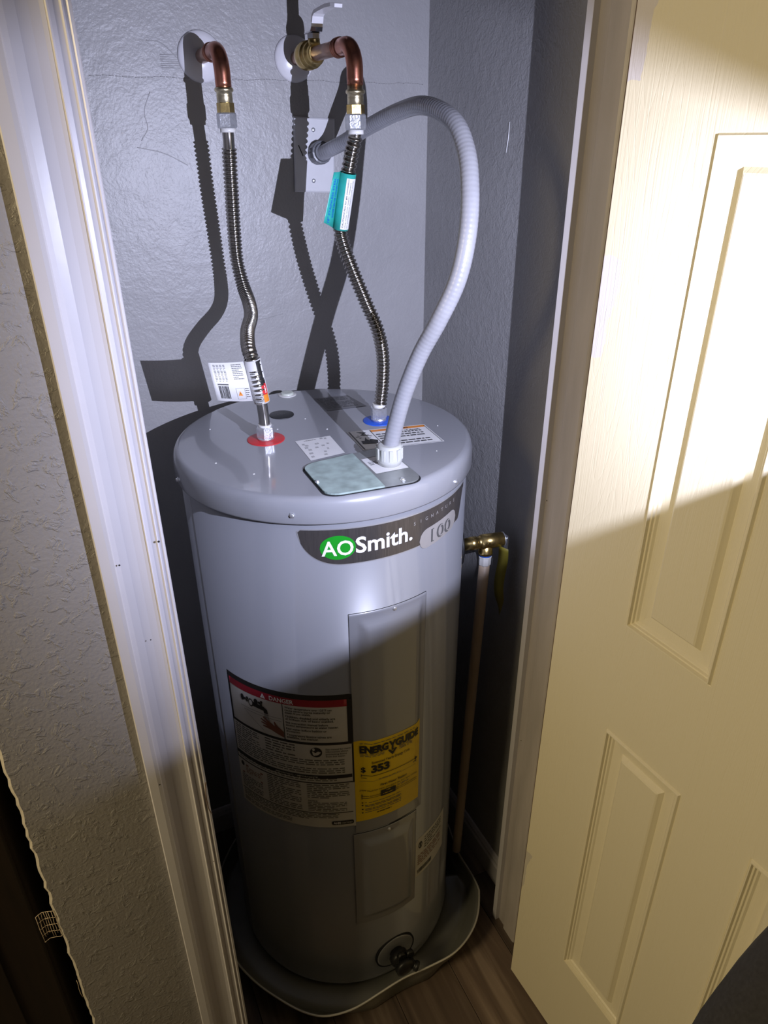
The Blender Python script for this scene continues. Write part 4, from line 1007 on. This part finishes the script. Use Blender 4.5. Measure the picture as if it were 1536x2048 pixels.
# debris on the floor in front of the jamb
b = MB(); b.tube([(.520, .700, .0022), (.528, .696, .0045), (.536, .690, .0022)], .0016, 'dust', 8); tag(b.build('debris_chip'), 'tiny pale chip of debris lying on the brown plank floor', 'debris')

# ------------------------------------------------------------------ person at right: only the dark sleeve reaches into the frame
def skinned(name, verts, edges, radii, sub=1):
    me = bpy.data.meshes.new(name); me.from_pydata(verts, edges, []); o = bpy.data.objects.new(name, me); COL.objects.link(o)
    md = o.modifiers.new('skin', 'SKIN'); md.use_smooth_shade = True
    for i, r in enumerate(radii):
        r = r if isinstance(r, tuple) else (r, r); me.skin_vertices[0].data[i].radius = r
    me.skin_vertices[0].data[0].use_root = True
    s_ = o.modifiers.new('sub', 'SUBSURF'); s_.levels = sub; s_.render_levels = sub
    dg = bpy.context.evaluated_depsgraph_get(); me2 = bpy.data.meshes.new_from_object(o.evaluated_get(dg)); bpy.data.objects.remove(o)
    o2 = bpy.data.objects.new(name, me2); COL.objects.link(o2)
    for p in me2.polygons: p.use_smooth = True
    return o2
V = [(.62, -.36, .95), (.60, -.35, 1.12), (.58, -.33, 1.30), (.565, -.32, 1.42), (.56, -.31, 1.50), (.555, -.295, 1.58), (.545, -.275, 1.67), (.545, -.285, 1.75),   # 0-7 pelvis .. crown
     (.47, -.20, 1.42), (.415, .03, 1.25), (.362, .150, 1.068), (.478, .130, 1.27), (.492, .105, 1.46), (.50, .095, 1.50), (.502, .090, 1.535),  # 8-14 left shoulder, upper arm, elbow, forearm, wrist, hand
     (.68, -.43, 1.41), (.74, -.46, 1.20), (.76, -.42, 1.08), (.74, -.30, .95), (.735, -.27, .90),   # 15-19 right arm
     (.56, -.30, .90), (.55, -.29, .50), (.55, -.32, .09), (.54, -.20, .05), (.70, -.43, .90), (.71, -.44, .50), (.71, -.48, .09), (.70, -.36, .05)]
Ed = [(0, 1), (1, 2), (2, 3), (3, 4), (4, 5), (5, 6), (6, 7), (3, 8), (8, 9), (9, 10), (10, 11), (11, 12), (12, 13), (13, 14), (3, 15), (15, 16), (16, 17), (17, 18), (18, 19), (0, 20), (20, 21), (21, 22), (22, 23), (0, 24), (24, 25), (25, 26), (26, 27)]
Rr = [.135, .125, .145, .10, .055, .062, .088, .066, .070, .058, .058, .052, .034, .026, .024, .075, .056, .052, .034, .036, .095, .065, .045, .04, .095, .065, .045, .04]
person = skinned('person', V, Ed, Rr, 2)
for k_ in ('cloth', 'skin'): person.data.materials.append(M[k_])
for p in person.data.polygons:
    c_ = p.center
    if c_.z > 1.545 and (c_-Vector((.55, -.29, 1.66))).length < .2 or (c_.z > 1.475 and c_.y > 0) or (c_-Vector((.735, -.27, .88))).length < .055: p.material_index = 1
tag(person, 'person in dark charcoal clothes, only a bent sleeve showing at lower right', 'person')
hd = Vector((.545, -.275, 1.675))
b = MB(); fd = Vector((-.25, .97, 0)).normalized(); sdv = Vector((fd.y, -fd.x, 0))
rs = []
for i in range(9):
    t = PI/2*i/8; z = .02+.105*math.sin(t); r = .098*math.cos(t)+.002
    rs.append([hd+fd*(math.cos(a)*r-.012)+sdv*math.sin(a)*r*.9+Vector((0, 0, z if math.cos(a) > .3 else z-.05*(1-i/8))) for a in [2*PI*j/24 for j in range(24)]])
b.rings(rs, 'hair'); b.build('hair', person)
for s_ in (-1, 1):
    b = MB(); b.lathe([(0, .011), (.004, .009), (.006, 0)], hd+fd*.083+sdv*s_*.032+Vector((0, 0, .012)), fd, 'whiteprint', 12); b.lathe([(0, .005), (.0068, .004), (.0072, 0)], hd+fd*.084+sdv*s_*.032+Vector((0, 0, .012)), fd, 'ink', 10); b.build('eye', person)
    b = MB(); b.tube([hd+sdv*s_*.082+Vector((0, 0, .025)), hd+sdv*s_*.094+Vector((0, 0, .005)), hd+sdv*s_*.084+Vector((0, 0, -.02))], .009, 'skin', 8); b.build('ear', person)
b = MB(); b.tube([hd+fd*.084+Vector((0, 0, .012)), hd+fd*.100+Vector((0, 0, -.018)), hd+fd*.086+Vector((0, 0, -.026))], .010, 'skin', 10); b.build('nose', person)
b = MB(); b.tube([hd+fd*.082-sdv*.022+Vector((0, 0, -.050)), hd+fd*.090+Vector((0, 0, -.050)), hd+fd*.082+sdv*.022+Vector((0, 0, -.050))], .005, 'brownink', 8); b.build('mouth', person)
# fingers round the torch handle
hb = Vector((.502, .088, 1.545))
for k in range(4):
    z = -.030+k*.019; L_ = (.060, .068, .072, .066)[k]
    b = MB(); b.tube(cr_path([hb+Vector((.026, -.004, z-.006)), hb+Vector((.022, .022, z)), hb+Vector((-.004, .030, z+.001)), hb+Vector((-.022, .020, z)), hb+Vector((-.026, .002, z-.001))], .004), lambda s_: .0095-.035*max(0, s_-.03), 'skin', 12); b.build('finger', person)
b = MB(); b.tube(cr_path([hb+Vector((.018, -.016, -.015)), hb+Vector((-.004, -.030, .010)), hb+Vector((-.020, -.018, .030))], .004), .0105, 'skin', 12); b.build('thumb', person)

# ------------------------------------------------------------------ work torch in that hand: lamp body, recessed LED, two flaps added to shape the beam
torch = empty('work_torch', hb); tag(torch, 'black work torch held up outside the frame at right, with added beam-shaping flaps', 'torch')
b = MB(); b.lathe([(-.055, .013), (-.052, .016), (.050, .016), (.054, .014)], hb, (0, 0, 1), 'black', 20); b.build('handle', torch)
Nl = Vector((-.214, .615, .759)).normalized()          # lower edge of the beam
cen = Vector((-.14, .97, -.36)).normalized()           # middle of the beam
b = MB(); bk = TORCH-cen*.020; b.lathe([(-.030, .020), (.012, .024), (.0125, .006)], bk, cen, 'black', 24, cap1=False); b.tube([hb+Vector((0, 0, .048)), bk-cen*.018], .010, 'black', 10); b.build('lamp_head', torch)
b = MB(); b.lathe([(.004, .0045), (.0045, .0045)], bk, cen, 'whiteprint', 12); b.build('led', torch)
def flapmesh(nrm, dist, half, name, side):
    f = (cen-nrm*cen.dot(nrm)).normalized(); e = f.cross(nrm).normalized()
    p0, p1 = TORCH+f*dist-e*half, TORCH+f*dist+e*half
    q0, q1 = TORCH-f*.012-e*half*.3, TORCH-f*.012+e*half*.3
    dn = nrm*side
    q0 = q0+dn*.012; q1 = q1+dn*.012; th_ = dn*.0015
    b = MB(); b.add([p0, p1, q1, q0, p0+th_, p1+th_, q1+th_, q0+th_], [(0, 1, 2, 3), (4, 7, 6, 5), (0, 4, 5, 1), (1, 5, 6, 2), (2, 6, 7, 3), (3, 7, 4, 0)], 'black'); b.build(name, torch)
flapmesh(Nl, .085, .150, 'beam_shaping_flap', -1)  # flap added to cut the lower edge of the beam
Nu = Vector((.02, -.32, 1.0)).normalized()
flapmesh(Nu, .032, .060, 'beam_shaping_flap', 1)  # flap added to limit the top of the beam
l = bpy.data.lights.new('torch_light', 'SPOT'); l.energy = TORCH_POWER; l.color = TORCH_COLOR; l.spot_size = math.radians(99); l.spot_blend = 1.0; l.shadow_soft_size = .0019
lo = bpy.data.objects.new('torch_light', l); COL.objects.link(lo); lo.location = TORCH; lo.rotation_euler = Vector((0.0, 1, -.19)).to_track_quat('-Z', 'Y').to_euler()
